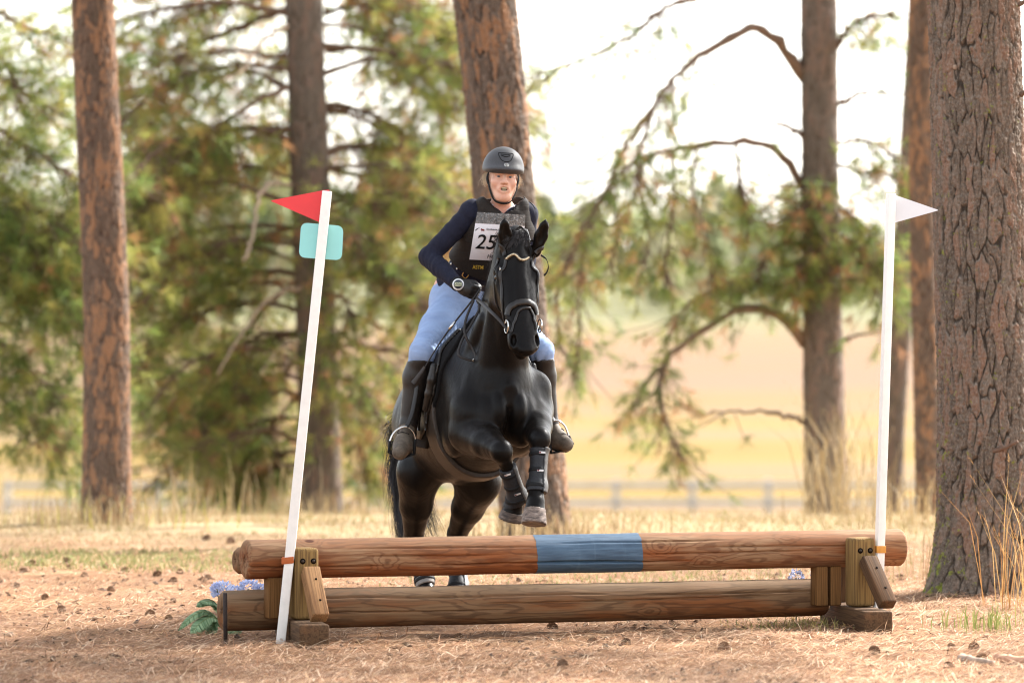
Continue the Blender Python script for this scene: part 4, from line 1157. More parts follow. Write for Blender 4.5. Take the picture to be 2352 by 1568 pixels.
# head: face line from poll to muzzle
HP0, HP1 = np.array([.705, .005, 2.075]), np.array([.955, -.006, 1.435])
hax = unit(HP1 - HP0); hlat = np.array([0, 1., 0]); hlat = unit(hlat - hax * (hlat @ hax)); hnr = np.cross(hlat, hax); hnr = hnr if hnr[0] > 0 else -hnr
HL = np.linalg.norm(HP1 - HP0)
def HD(s, b, n): return HP0 + hax * s * HL + hlat * b + hnr * n
st = np.array([0, .1, .22, .36, .5, .62, .75, .86, .94, 1.0])
dep = np.array([.05, .15, .215, .235, .205, .155, .125, .125, .115, .05]); wid = np.array([.06, .092, .106, .113, .106, .093, .08, .080, .072, .035])
# sections hang behind the face line (up axis of the loft is the face normal)
HB.loft(HP0, hax, hlat, st * HL, -dep / 2, dep / 2, wid, 2.4, .035)
for s in (-1, 1):
    HB.ell(HD(.345, s * .098, -.055), (.045, .022, .03), (hax, hlat, hnr), .025)      # brow
    HB.ell(HD(.36, s * .115, -.068), (.022, .014, .014), (hax, hlat, hnr), .012, sub=True)
    HB.ell(HD(.40, s * .062, -.15), (.115, .05, .095), (hax, hlat, hnr), .03)         # cheek
    HB.cone(HD(.42, s * .098, -.07), HD(.56, s * .08, -.06), .014, .008, .025)          # facial crest
    HB.ell(HD(.895, s * .056, -.045), (.05, .024, .032), (hax, hlat, hnr), .02)       # nostril flare
    HB.ell(HD(.90, s * .062, -.025), (.030, .014, .020), (hax + hlat * s * -.35, hlat, hnr), .008, sub=True)
HB.ell(HD(.965, 0, -.05), (.03, .05, .045), (hax, hlat, hnr), .02)                    # lips
HB.ell(HD(.93, 0, -.115), (.05, .042, .03), (hax, hlat, hnr), .02)                    # chin
HB.ell(HD(.5, 0, .0), (.16, .03, .008), (hax, hlat, hnr), .02)                          # nasal bone
# ears
ears = []
for bs, tp, sd in ((L(1161, 563, .735), L(1158, 500, .80), -1), (L(1234, 570, .735), L(1255, 502, .80), 1)):
    d = tp - bs; ax_ = unit(d); sdv = unit(np.cross(ax_, (1, 0, .1))); fr = np.cross(sdv, ax_); fr = fr if fr[0] > 0 else -fr
    m1 = bs + d * .42
    HB.cone(bs - d * .15, m1, .027, .036, .02, flat=fr, ff=.75)
    HB.cone(m1, bs + d * .75, .036, .025, .01, flat=fr, ff=.7); HB.cone(bs + d * .75, tp, .025, .004, .008, flat=fr, ff=.7)
    HB.ell(m1 + d * .08 + fr * .024, (.058, .02, .021), (ax_, sdv, fr), .008, sub=True)
    ears.append((bs, tp))
# legs
def leg(pts, rad, k=.03): HB.chain(pts, rad, k)
LF = dict(el=L(1080, 992, .42), kn=L(1152, 1036, .80), fe=L(1187, 1140, .66), co=L(1180, 1164, .62), so=L(1172, 1194, .60))
RF = dict(el=L(1222, 945, .36), kn=L(1239, 1008, .73), fe=L(1233, 1117, .80), co=L(1230, 1152, .845), so=L(1226, 1204, .875))
for q in (LF, RF):
    e, kn, fe, co, so = q['el'], q['kn'], q['fe'], q['co'], q['so']
    HB.cone(e + (np.array([.0, 0, .12])), e, .105, .11, .04)
    HB.cone(e, e * .45 + kn * .55, .115, .084, .022); HB.cone(e * .45 + kn * .55, kn, .084, .058, .02)
    HB.ell(kn, (.056, .052, .062), k=.018)
    HB.cone(kn, kn * .55 + fe * .45, .046, .034, .02); HB.cone(kn * .55 + fe * .45, fe, .034, .038, .01)
    HB.ell(fe, (.045, .043, .046), k=.015); HB.cone(fe, co, .038, .046, .015); HB.cone(co, co * .62 + so * .38, .046, .055, .01)
LH = dict(hip=np.array([-.78, -.125, 1.02]), sti=L(962, 1085, -.52), hk=L(950, 1232, -.80), fe=L(975, 1332, -.66), co=L(982, 1362, -.6), so=L(986, 1392, -.56))
RH = dict(hip=np.array([-.78, .125, 1.02]), sti=L(1100, 1105, -.45), hk=L(1050, 1225, -.80), fe=L(1052, 1345, -.66), co=L(1053, 1368, -.6), so=L(1054, 1392, -.56))
for q in (LH, RH):
    HB.cone(q['hip'], q['sti'], .175, .125, .06, flat=(0, 1, 0), ff=.66)
    mid = q['sti'] * .5 + q['hk'] * .5
    HB.cone(q['sti'], mid, .125, .088, .05); HB.cone(mid, q['hk'], .088, .052, .03)
    HB.ell(q['hk'], (.062, .046, .07), k=.02); HB.ell(q['hk'] + (-.05, 0, .04), (.032, .028, .045), k=.025)
    HB.cone(q['hk'], q['hk'] * .5 + q['fe'] * .5, .05, .036, .025); HB.cone(q['hk'] * .5 + q['fe'] * .5, q['fe'], .036, .04, .01)
    HB.ell(q['fe'], (.046, .043, .046), k=.015); HB.cone(q['fe'], q['co'], .04, .045, .015)

m = M('black_horse_coat', .4, .11)
p = m.pos(); n = m.noise(m.map(p, (1, 1, .5)), 9, 5, .6); hair = m.noise(m.map(p, (60, 60, 160)), 1, 3, .6)
m.col(m.ramp(n, [(.3, '#0a0807'), (.55, '#0f0c0a'), (.75, '#17110d')]))
m.rough(m.ramp(hair, [(.3, .33), (.7, .46)])); mus = m.noise(m.map(p, (1, 1, .6)), 7, 3, .5, .4); m.bump(m.math('ADD', m.math('MULTIPLY', mus, 1.0), m.math('MULTIPLY', hair, .06)), .35, .03)
m.b.inputs['Sheen Weight'].default_value = .015; m.b.inputs['Sheen Roughness'].default_value = .5; m.b.inputs['Sheen Tint'].default_value = lin('#a58f7c')
COAT = m.m
horse = body('horse', HB, (-1.4, -.55, -.02), (1.12, .6, 2.35), .0095, COAT, None, loc=tuple(HO))
tag(horse, 'black horse in bridle taking off over the log jump, forelegs folded', 'horse')

# hooves
m = M('hoof_horn', .6, .3); n = m.noise(m.map(m.pos(), (1, 1, 3)), 25, 4, .6); m.col(m.ramp(n, [(.35, '#4d413a'), (.55, '#7d6d62'), (.7, '#998a7e')])); HOOF_PALE = m.m
m = M('dark_hoof_horn', .6, .3); n = m.noise(m.map(m.pos(), (1, 1, 3)), 25, 4, .6); m.col(m.ramp(n, [(.35, '#352a24'), (.55, '#54463c'), (.7, '#75655a')])); HOOF_DARK = m.m
for q, mt in ((LF, HOOF_DARK), (RF, HOOF_PALE), (LH, HOOF_DARK), (RH, HOOF_DARK)):
    co, so = q['co'], q['so']; co = co * .7 + so * .3; ax_ = unit(so - co); ln = np.linalg.norm(so - co); f = Field()
    f.cone(co - ax_ * .0, so, .057, .068, .01)
    def ff(p, f=f, so=so, ax_=ax_, co=co): return np.maximum(np.maximum(f(p), (p - so) @ ax_), -(p - co) @ ax_)
    c = (co + so) / 2
    body('hoof', ff, c - .13, c + .13, .007, mt, horse)
# eyes
EYE = simple('dark_wet_eye', '#120d0a', .08, .6, 0)
for s in (-1, 1):
    c = HD(.36, s * .104, -.066); f = Field().ell(c, (.02, .016, .018))
    body('eye', f, c - .03, c + .03, .004, EYE, horse)
# hair: mane, forelock, tail
def hair_mat(name, c0, c1):
    m = M(name, .45, .4); m.col(m.ramp(m.attr('wc').outputs['Fac'], [(0, c0), (1, c1)])); return m.m
HAIR = simple('black_hair', '#1c1512', .45, .4, .3, 40)
def hairs(roots, tips, sag, wd, name, parent, g, n=6, wob=.01, mat=HAIR, frame=H2W):
    k = len(roots); t = np.linspace(0, 1, n)
    A, B = np.asarray(roots, float), np.asarray(tips, float)
    q = A[:, None] * (1 - t)[None, :, None] + B[:, None] * t[None, :, None] + sag[:, None] * (t * (1 - t) * 4)[None, :, None]
    q[:, 1:] += g.normal(size=(k, n - 1, 3)) * wob * t[None, 1:, None]
    q = frame(q.reshape(-1, 3)).reshape(k, n, 3)
    T = np.gradient(q, axis=1); sd = np.cross(T, g.normal(size=(k, 1, 3)) * .3 + np.array([0, 1, 0])); sd /= np.linalg.norm(sd, axis=2)[..., None] + 1e-9
    w = (wd * (1 - .75 * t))[None, :, None] / 2
    V = np.stack([q - sd * w, q + sd * w], 2).reshape(-1, 3)
    i = np.arange(n - 1)[None] * 2 + np.arange(k)[:, None] * n * 2
    F = np.stack([i, i + 1, i + 3, i + 2], -1).reshape(-1, 4)
    return ob(name, V, F, mat, parent, smooth=False)
gh = np.random.default_rng(44)
k = 1500; u = gh.random(k)                                                    # mane along the crest
cr = np.array([[.10, 0, 1.52], [.22, 0, 1.66], [.36, 0, 1.85], [.5, 0, 2.02], [.62, 0, 2.09], [.69, 0, 2.10]]); crs = spline(cr, 200)[(u * 199).astype(int)]
crs = project(HB, crs, -.004); sd = np.where(gh.random(k) < .8, 1, -1)
hairs(crs, crs + np.stack([gh.normal(-.02, .015, k), sd * gh.uniform(.03, .07, k), -gh.uniform(.05, .13, k)], 1), np.stack([np.zeros(k), sd * .022, np.full(k, .02)], 1), .003, 'mane', horse, gh, wob=.002)
k = 800; rt = project(HB, HD(.04, 0, -.01) + gh.normal(size=(k, 3)) * [.012, .026, .008], -.004)
tp = rt + np.stack([gh.uniform(.01, .03, k), gh.normal(-.02, .025, k) - .06 * (gh.random(k) < .25), -gh.uniform(.02, .085, k)], 1)
tp = project(HB, tp, .008, 4)
hairs(rt, tp, np.tile([.010, 0, .002], (k, 1)), .0028, 'forelock', horse, gh, wob=.0015)
k = 1600; d0 = np.array([-1.17, .0, 1.04])
rt = d0 + gh.normal(size=(k, 3)) * [.03, .03, .04]
ends = np.array([L(900, 1010, -1.18), L(912, 1130, -1.16), L(934, 1230, -1.12), L(948, 1300, -1.1), L(990, 1215, -1.05)])
e = ends[gh.choice(5, k, p=[.1, .2, .38, .2, .12])] + gh.normal(size=(k, 3)) * [.05, .028, .04]
hairs(rt, e, np.stack([np.full(k, -.06), -np.abs(gh.normal(.03, .015, k)), np.full(k, .0)], 1), .0035, 'tail', horse, gh, n=9, wob=.006)

# ------------------------------------------------------------------ the rider (same frame as the horse)
pel, wst, chs, nkb = L(1064, 664, -.31), L(1098, 606, -.2), L(1144, 525, -.02), L(1152, 474, .07)
HC = L(1155, 413, .15)                                                        # middle of the head
# head axes: right in the picture, up, towards the viewer
hf = unit(W2H(HO + np.array([.10, -1, .03]))[0]); hu0 = unit(np.array([0, 0, 1.]) + .06 * W2H(HO + np.array([1., 0, 0]))[0]); hr = unit(np.cross(hu0, hf)); hr = hr if hr[1] > 0 else -hr
hu = np.cross(hf, hr); hu = hu if hu[2] > 0 else -hu
def HH(r, u, f): return HC + hr * r + hu * u + hf * f
AXH = (hr, hu, hf)
BODY, TORSO, LEGS = Field(), Field(), Field()
lat = (0, 1, 0)
for F_ in (BODY, TORSO):
    F_.cone(pel, wst, .125, .098, .04, flat=lat, ff=1.32); F_.cone(wst, chs, .098, .118, .03, flat=lat, ff=1.32)
    F_.cone(chs, nkb - (0, 0, .05), .116, .075, .04, flat=lat, ff=1.45)
    F_.ell(chs + (.05, -.06, .0), (.07, .065, .07), k=.05); F_.ell(chs + (.05, .06, .0), (.07, .065, .07), k=.05)
NK = HH(0, -.075, -.015)
for F_ in (BODY,):
    F_.cone(NK, nkb + (-.01, 0, -.03), .05, .06, .03)
    F_.ell(HH(0, .05, -.025), (.075, .095, .095), AXH, .03); F_.ell(HH(0, -.03, .012), (.0625, .092, .075), AXH, .03)
    F_.ell(HH(0, -.095, .052), (.034, .024, .03), AXH, .03)
    for s in (-1, 1):
        F_.cone(HH(s * .052, -.04, -.005), HH(s * .017, -.095, .045), .019, .018, .03)
        F_.ell(HH(s * .041, -.016, .056), (.028, .025, .026), AXH, .025)
        F_.ell(HH(s * .0315, .013, .099), (.021, .012, .022), AXH, .012, sub=True)
        F_.ell(HH(s * .012, -.020, .098), (.0095, .008, .012), AXH, .008)
        F_.ell(HH(s * .0315, .0240, .0800), (.0165, .0065, .011), AXH, .006); F_.ell(HH(s * .0315, .0025, .0785), (.015, .0055, .010), AXH, .006)
        F_.cone(HH(s * .017, -.024, .090), HH(s * .031, -.058, .074), .003, .003, .012)
        F_.ell(HH(s * .073, -.006, -.012), (.011, .031, .019), AXH, .01)
    F_.cone(HH(-.045, .032, .077), HH(.045, .032, .077), .011, .011, .02)
    F_.cone(HH(0, .018, .086), HH(0, -.016, .108), .0085, .0115, .014)
    F_.ell(HH(0, -.056, .082), (.031, .02, .018), AXH, .015)
    F_.ell(HH(.002, -.0555, .1), (.026, .0125, .026), AXH, .005, sub=True)
# arms
shl, ell_, wrl, hdl = L(1086, 486, .03), L(984, 590, -.06), L(1050, 652, .19), L(1088, 672, .27)
shr, elr, wrr, hdr = L(1207, 492, .03), L(1208, 598, -.02), L(1180, 655, .2), L(1152, 676, .28)
ARMS = Field()
for F_ in (BODY, ARMS):
    for sh, el, wr in ((shl, ell_, wrl), (shr, elr, wrr)):
        F_.ell(sh, (.058, .058, .056), k=.03); F_.cone(sh, el, .053, .043, .03); F_.cone(el, el * .6 + wr * .4, .046, .044, .015); F_.cone(el * .6 + wr * .4, wr, .044, .029, .01)
# hands: closed round the reins
HAND = Field()
def hand(wr, hd, inner):
    d = unit(hd - wr); dn = np.array([0, 0, -1.]); dn = unit(dn - d * (dn @ d)); sd = np.cross(d, dn); sd = sd if sd[1] * inner > 0 else -sd
    for F_ in (BODY, HAND):
        F_.cone(wr, wr + d * .03, .029, .031, .012, flat=sd, ff=.8)
        F_.ell(wr + d * .065, (.045, .04, .024), (d, dn, sd), .02)
        for i, (o, ln) in enumerate(((-.030, .036), (-.010, .040), (.010, .038), (.028, .031))):
            k0 = wr + d * .095 + dn * o; k1 = k0 + d * .022 + sd * .018; k2 = k1 - d * .006 + sd * ln * .75; k3 = k2 - d * ln * .7 + sd * .0
            F_.cone(k0, k1, .0105, .010, .006); F_.cone(k1, k2, .010, .0092, .003); F_.cone(k2, k3, .0092, .008, .003)
        t0 = wr + d * .045 - dn * .03 + sd * .01; t1 = t0 + d * .035 - dn * .012 + sd * .018; t2 = t1 + d * .028 + dn * .008 + sd * .012
        F_.cone(t0, t1, .0135, .0115, .008); F_.cone(t1, t2, .0115, .0095, .003)
    return wr + d * .088 + sd * .028
gl = hand(wrl, hdl, 1); gr_ = hand(wrr, hdr, -1)
# legs
hpl, knl, anl, hel, tol = L(1040, 702, -.30), L(971, 808, .03), L(938, 975, -.03), L(940, 1000, -.09), L(918, 1038, .13)
hpr, knr, anr, her, tor = L(1128, 694, -.30), L(1241, 806, .03), L(1262, 972, -.03), L(1258, 1003, -.08), L(1300, 1020, .07)
SHIN, FEET = Field(), Field()
for hp, kn, an, he, to in ((hpl, knl, anl, hel, tol), (hpr, knr, anr, her, tor)):
    for F_ in (BODY, LEGS):
        F_.ell(hp + (-.03, 0, .0), (.12, .092, .11), k=.05); F_.cone(hp, hp * .5 + kn * .5, .108, .09, .05); F_.cone(hp * .5 + kn * .5, kn, .09, .062, .03); F_.ell(kn + (.012, 0, 0), (.056, .058, .062), k=.03)
    cf = kn * .65 + an * .35 + (-.025, 0, 0)
    for F_ in (BODY, LEGS, SHIN):
        F_.cone(kn, cf, .058, .06, .02); F_.cone(cf, an, .06, .04, .03)
    for F_ in (BODY, FEET):
        F_.cone(an, he, .04, .034, .02); ba = he * .3 + to * .7
        F_.cone(he, ba, .033, .042, .03); F_.cone(ba, to, .043, .034, .02)
LEGS.cone(pel + (0, 0, -.03), wst, .128, .1, .04, flat=lat, ff=1.32)
LEGS.cone(hpl, hpr, .10, .10, .05)

m = M('skin', .5, .35); p = m.pos()
red = m.attr('flush').outputs['Fac']; n = m.noise(p, 60, 4, .6)
c = m.mix(m.math('MULTIPLY', n, .35), '#d2a891', '#c4957e'); c = m.mix(red, c, '#bb5f55')
dk = m.attr('shade').outputs['Fac']; c = m.mix(dk, c, '#8b5a45'); m.col(c)
m.b.inputs['Subsurface Weight'].default_value = .08; m.b.inputs['Subsurface Radius'].default_value = (.01, .004, .002); SKIN = m.m
def flush(V):
    f = np.zeros(len(V))
    for r, u, ff, s, a in ((0, -.018, .11, .018, .18), (.04, -.02, .075, .034, .16), (-.04, -.02, .075, .034, .16), (0, -.095, .08, .02, .15), (0, .06, .09, .03, .15)):
        f = np.maximum(f, a * np.exp(-((V - HH(r, u, ff)) ** 2).sum(1) / s ** 2))
    lips = np.exp(-(((V - HH(0, -.056, .09)) @ hu / .0125) ** 4 + ((V - HH(0, -.056, .09)) @ hr / .026) ** 4)) * ((V - HH(0, -.056, .07)) @ hf > 0)
    neck = np.clip(((HH(0, -.1, 0) - V) @ hu) / .05, 0, 1) * .3
    br = np.zeros(len(V))
    for s in (-1, 1):
        q = V - HH(s * .033, .036, .09); br = np.maximum(br, .7 * np.exp(-((q @ hu) / .0055) ** 2 - ((q @ hr) / .02) ** 4) * (q @ hf > -.03))
        q = V - HH(s * .0315, .013, .085); br = np.maximum(br, .35 * np.exp(-((q @ hu) / .012) ** 2 - ((q @ hr) / .02) ** 2) * (q @ hf > -.03))
    return {'flush': np.maximum(np.maximum(f, lips * .3), neck), 'shade': br}  # shade carries brow hair colour plus a painted eye-socket shadow
rb = L(1064, 700, -.31)
person = body('person', BODY, (-.62, -.62, .72), (.45, .62, 2.62), .0055, SKIN, None, flush, tuple(H2W([pel[0], pel[1], .85])[0]))
tag(person, 'woman rider in navy top, body protector and pale blue breeches, crouched over the black horse', 'person')

CORD = [L(1203, 452, .06), L(1212, 462, .09), L(1219, 466, .10), L(1226, 474, .10), L(1230, 481, .10)]
# --- eyes and teeth
WHT = simple('eye_white', '#a89a90', .2, .5, .02); IRIS = simple('grey_blue_iris', '#3d4448', .15, .5, .1)
TEETH = simple('teeth', '#a89c80', .3, .4, .05); MOUTH = simple('mouth_inside', '#3a1413', .5, .3, .1)
for s in (-1, 1):
    c = HH(s * .0315, .0125, .0740); e = body('eye', Field().ell(c, (.0118,) * 3), c - .018, c + .018, .003, WHT, person)
    c2_ = c + hf * .0085 + hu * -.0005; body('iris', Field().ell(c2_, (.0078, .0078, .0046), AXH), c2_ - .01, c2_ + .01, .0022, IRIS, e)
def slab(f, n, o, w):
    return lambda p: np.maximum(f(p), np.abs((p - o) @ n) - w)
c = HH(.002, -.0505, .0855); body('teeth', Field().ell(c, (.018, .0055, .006), AXH), c - .03, c + .03, .003, TEETH, person)
c = HH(.002, -.062, .084); body('teeth', Field().ell(c, (.016, .004, .006), AXH), c - .03, c + .03, .003, TEETH, person)
c = HH(.002, -.056, .078); body('mouth', Field().ell(c, (.021, .0095, .008), AXH), c - .03, c + .03, .004, MOUTH, person)

# --- clothes: shells over the same body
def folds(p, joints):
    # creases that cross a limb at its joints: (joint, axis, reach, wavelength, height)
    w = np.zeros(len(p))
    for j, ax, r, wl, h in joints:
        q = p - j; t = q @ unit(ax); ph = 2.6 * np.sin(q[:, 0] * 21 + q[:, 2] * 17) + 1.9 * np.sin(q[:, 1] * 33 - q[:, 0] * 12)
        w += h * np.sin(t * 2 * math.pi / wl + ph) * np.exp(-(q ** 2).sum(1) / r ** 2)
    return w
ARMF = [(ell_ * .75 + wrl * .25, wrl - ell_ + (0, 0, .1), .10, .038, .0030), (shl * .8 + ell_ * .2, ell_ - shl, .12, .05, .0025), (wrl, wrl - ell_, .08, .022, .0025), (shl * .35 + ell_ * .65, ell_ - shl, .10, .06, .002)]
def shell(f, off, *cuts):
    def g(p):
        d = f(p) - off
        for c in cuts: d = np.maximum(d, c(p))
        return d
    return g
def plane(o, n):
    o = np.asarray(o, float); n = unit(n); return lambda p: (p - o) @ n      # keeps the side away from n
def notsphere(o, r): o = np.asarray(o, float); return lambda p: r - np.linalg.norm(p - o, axis=1)
m = M('navy_knit', .85, .2); n = m.noise(m.pos(), 220, 2, .5); fo = m.noise(m.map(m.pos(), (1.6, 1, .8), rot=(0, .7, 0)), 11, 3, .5, .8)
m.col(m.ramp(n, [(.3, '#161723'), (.7, '#212333')])); m.bump(m.math('ADD', fo, m.math('MULTIPLY', n, .04)), .6, .02); NAVY = m.m
UP_ = Field(); UP_.ops = TORSO.ops + ARMS.ops
nz = unit(nkb - chs)
def cuffcut(wr, el): return plane(wr - unit(wr - el) * .012, unit(wr - el))
def upper_cut(p):
    # stop at both wrists and below the waist
    a = ((p - wrl) @ unit(wrl - ell_)); near = np.linalg.norm(p - wrl, axis=1) < .09
    b = ((p - wrr) @ unit(wrr - elr)); nearb = np.linalg.norm(p - wrr, axis=1) < .09
    d = np.where(near, a + .014, -1); d = np.maximum(d, np.where(nearb, b + .014, -1))
    return np.maximum(d, -((p - pel) @ unit(wst - pel)))
COL = Field().cone(NK + (0, 0, .01), nkb + (-.01, 0, -.03), .058, .066, .01)      # collar
def vneck(p, w):
    # open zip neck: negative inside the V in front of the throat
    q = p - nkb; r = np.abs(q @ hr - .003); u = q @ hu; f = q @ hf
    return np.maximum((-.042 - w + .86 * r - u) * .75, -f - .02)
def sweater(p):
    d = np.maximum(UP_(p) - .007 - folds(p, ARMF), upper_cut(p)); col = np.maximum(COL(p), (p - (nkb + nz * .035)) @ unit(nz + (.25, 0, 0)))
    d = smin(d, col, .02)
    return np.maximum(d, -vneck(p, 0))
body('jersey', sweater, (-.55, -.6, 1.5), (.45, .45, 2.4), .0065, NAVY, person)['label'] = 'navy long sleeved zip neck top'
m = M('breeches_cloth', .8, .2); p = m.pos(); n = m.noise(p, 300, 2, .5); w_ = m.noise(m.map(p, (1, 1, 2.4)), 8, 3, .5, .6)
m.col(m.ramp(m.math('ADD', m.math('MULTIPLY', n, .3), m.math('MULTIPLY', w_, .7)), [(.3, '#7c90b2'), (.7, '#92a7c9')])); m.bump(w_, .4, .014); BREECH = m.m
LEGF = [(hpl + (.06, .05, .0), knl - hpl + (0, .2, .2), .13, .036, .0045), (knl + (-.02, .03, .05), knl - hpl, .12, .034, .0045), (hpl * .5 + knl * .5, (knl - hpl) + (0, .15, .1), .16, .055, .003), (knr, knr - hpr, .14, .04, .004)]
def br_cut(p):
    wc_ = wst * .55 + pel * .45; d = np.where(np.linalg.norm(p - wc_, axis=1) < .3, (p - wc_) @ unit(wst - pel), -1)
    for kn, an in ((knl, anl), (knr, anr)):
        u = unit(an - kn); near = np.linalg.norm(p - an, axis=1) < .44
        d = np.maximum(d, np.where(near, (p - kn) @ u - .1, -1))
    return d
body('breeches', shell(lambda p: LEGS(p) - folds(p, LEGF), .006, br_cut), (-.55, -.6, 1.1), (.3, .6, 2.05), .0065, BREECH, person)['label'] = 'pale blue riding breeches'
m = M('black_boot_leather', .42, .4); n = m.noise(m.map(m.pos(), (1, 1, 1.5)), 22, 4, .6, .5)
m.col(m.ramp(n, [(.3, '#14110f'), (.7, '#221d19')])); m.rough(m.ramp(n, [(.3, .36), (.7, .55)])); m.bump(n, .18, .006); BOOT = m.m
m = M('dusty_boot_leather', .7, .25); n = m.noise(m.pos(), 30, 4, .6); m.col(m.ramp(n, [(.3, '#463d33'), (.7, '#6b6053')])); m.bump(n, .3, .006); DUSTY = m.m
SOLE = simple('boot_sole', '#1a1715', .8, .2, .2, 40)
for kn, an, he, to, sd in ((knl, anl, hel, tol, -1), (knr, anr, her, tor, 1)):
    u = unit(an - kn); SH_ = Field(); cf = kn * .65 + an * .35 + (-.02, 0, 0)
    top = kn + u * .052
    SH_.cone(kn + u * .04, cf, .072, .071, .02); SH_.cone(cf, an, .071, .047, .03); SH_.cone(an, he, .046, .04, .02)
    tilt = unit(u * 1.0 + np.array([.25, -.12 * sd, 0]))
    bt = body('boot', lambda p: np.maximum(SH_(p), -((p - top) @ tilt)), np.minimum(kn, he) - .14, np.maximum(kn, he) + .14, .006, BOOT, person)
    bt['label'] = 'tall black leather riding boot'
    FT = Field(); ba = he * .35 + to * .65
    FT.cone(he + (0, 0, .008), ba, .042, .05, .03); FT.cone(ba, to, .051, .041, .02); FT.cone(an, ba, .043, .04, .03)
    dn = np.array([0, 0, -1.]); fd = unit(to - he); dn = unit(dn - fd * (dn @ fd))
    def fc(p): return np.maximum(FT(p), (p - (ba + dn * .040)) @ dn)
    body('foot', fc, np.minimum(he, to) - .1, np.maximum(he, to) + .1, .005, DUSTY, bt)
    def so(p): return np.maximum(FT(p) - .004, np.maximum((p - (ba + dn * .049)) @ dn, -((p - (ba + dn * .038)) @ dn)))
    body('sole', so, np.minimum(he, to) - .1, np.maximum(he, to) + .1, .005, SOLE, bt)
    sdv = np.cross(fd, dn)
    for q in (.25, .38, .5):                                                   # laces
        c = he * (1 - q) + to * q - dn * .047; V, F = tube_geo(H2W(project(FT, np.array([c - sdv * .022 - fd * .008, c - dn * .0, c + sdv * .022 + fd * .008]), .003)), .003, 5)
        ob('lace', V, F, SOLE, bt)

# body protector
m = M('body_protector_foam', .75, .25); p = m.objc()
bk = nd(m.nt, 'ShaderNodeTexBrick', {'Vector': m.map(p, (1, 1, 1), rot=(math.radians(90), 0, 0)), 'Scale': 9.0, 'Mortar Size': .035, 'Color1': (1, 1, 1, 1), 'Color2': (1, 1, 1, 1), 'Mortar': (0, 0, 0, 1)})
n = m.noise(m.pos(), 150, 2, .5); m.col(m.ramp(n, [(.3, '#1b1714'), (.7, '#28221d')])); m.bump(bk.outputs['Color'], .5, .01); VEST = m.m
ax_t = unit(chs - wst)
def vest(p):
    d = TORSO(p) - .03
    d = np.maximum(d, -((p - (wst * .95 + pel * .05)) @ unit(wst - pel)))                     # lower edge
    for sh in (shl, shr): d = np.maximum(d, .066 - np.linalg.norm(p - sh - (0, np.sign(sh[1] - chs[1]) * .03, -.01), axis=1))
    return d
def vest2(p):
    # shoulder straps over the top
    st_ = Field()
    for s in (-1, 1): st_.chain([chs + (.10, s * .085, .04), nkb + (.035, s * .095, .012), nkb + (-.05, s * .1, .0), chs + (-.12, s * .09, .06)], [.035] * 4, .02, 9, flat=(0, 1, 0), ff=1.25)
    nk = Field().cone(nkb + (.02, 0, -.02), NK + (0, 0, .05), .078, .085, .01)
    return np.maximum(np.maximum(smin(vest(p), st_(p), .02), -vneck(p, .008)), -nk(p))
vo = body('body_protector', vest2, (-.5, -.4, 1.6), (.4, .4, 2.45), .0065, VEST, person); vo['label'] = 'dark brown padded body protector'
ZIP = simple('pale_zip_tape', '#b9b7bd', .5, .4, .1, 60)
for s in (-1, 1):
    q = project(sweater, np.array([nkb + hr * (.003 + s * (.004 + .066 * t)) + hu * (-.036 + .057 * t) + hf * .07 for t in np.linspace(0, 1, 14)]), .002, 8)
    MB().tube(H2W(q), .0032, 5).build('zip', ZIP, person)
# belt with studs and buckle
BELT = simple('dark_brown_belt', '#2a1d18', .45, .4, .15, 40); GOLD = simple('brass', '#b98b4a', .3, .5, .1, 40, Metallic=.8); SILVER = simple('polished_steel', '#c9c7c2', .22, .5, .05, 40, Metallic=1.0)
bo = wst * .62 + pel * .38; bn = unit(wst - pel)
be = body('belt', lambda p: np.maximum(np.maximum(LEGS(p) - .013, UP_(p) - .016), np.abs((p - bo) @ bn) - .019), (-.5, -.4, 1.6), (.3, .4, 2.1), .0055, BELT, person)
bf = lambda p: np.minimum(LEGS(p) - .013, 9)
def on_front(px, py, f, off=0.0, y0=25.5, y1=28.2):
    """first hit of the viewing ray through a place in the picture on a body (for things worn on its front)"""
    Y = np.linspace(y0, y1, 900); q = W2H(np.array([P(px, py, y) for y in Y])); d = f(q) - off; i = np.argmax(d < 0)
    return q[i] if d[i] < 0 else None
for px, py in ((1037, 606), (1050, 617), (1092, 634)):
    c = on_front(px, py, bf)
    if c is not None: body('stud', Field().ell(c, (.007,) * 3), c - .012, c + .012, .003, SILVER, be)
c = on_front(1071, 627, bf)
if c is not None:
    n_ = normal(bf, c[None])[0]; u_ = unit(bn - n_ * (bn @ n_)); s_ = np.cross(u_, n_)
    fr_ = [c + n_ * .004 + s_ * a * .013 + u_ * b * .024 for a, b in ((-1, -1), (1, -1), (1, 1), (-1, 1), (-1, -1))]
    MB().tube(H2W(spline(fr_, 41)), .0026, 6).build('buckle', GOLD, be)

# helmet
m = M('helmet_shell', .5, .35); n = m.noise(m.pos(), 400, 2, .5); m.col(m.ramp(n, [(.3, '#353435'), (.7, '#434243')])); m.bump(n, .08, .001); HELM = m.m
HE = Field().ell(HH(0, .057, -.022), (.1125, .122, .137), AXH, .01)
hb = unit(hu + hf * .10)
PEAK = Field().ell(HH(0, .050, .05), (.098, .026, .098), AXH, .02)
def helm(p):
    d = np.maximum(HE(p), -((p - HH(0, .044, 0)) @ hb))
    pk = np.maximum(PEAK(p), np.maximum(-((p - HH(0, .045, 0)) @ hb), -((p - HH(0, 0, .02)) @ hf)))
    d = smin(d, pk, .03)
    inner = Field().ell(HH(0, .045, -.022), (.094, .105, .118), AXH, .01)
    return np.maximum(d, -inner(p))
he_ = body('helmet', helm, HC - .24, HC + .27, .005, HELM, person); he_['label'] = 'matt dark grey riding helmet with round badge'
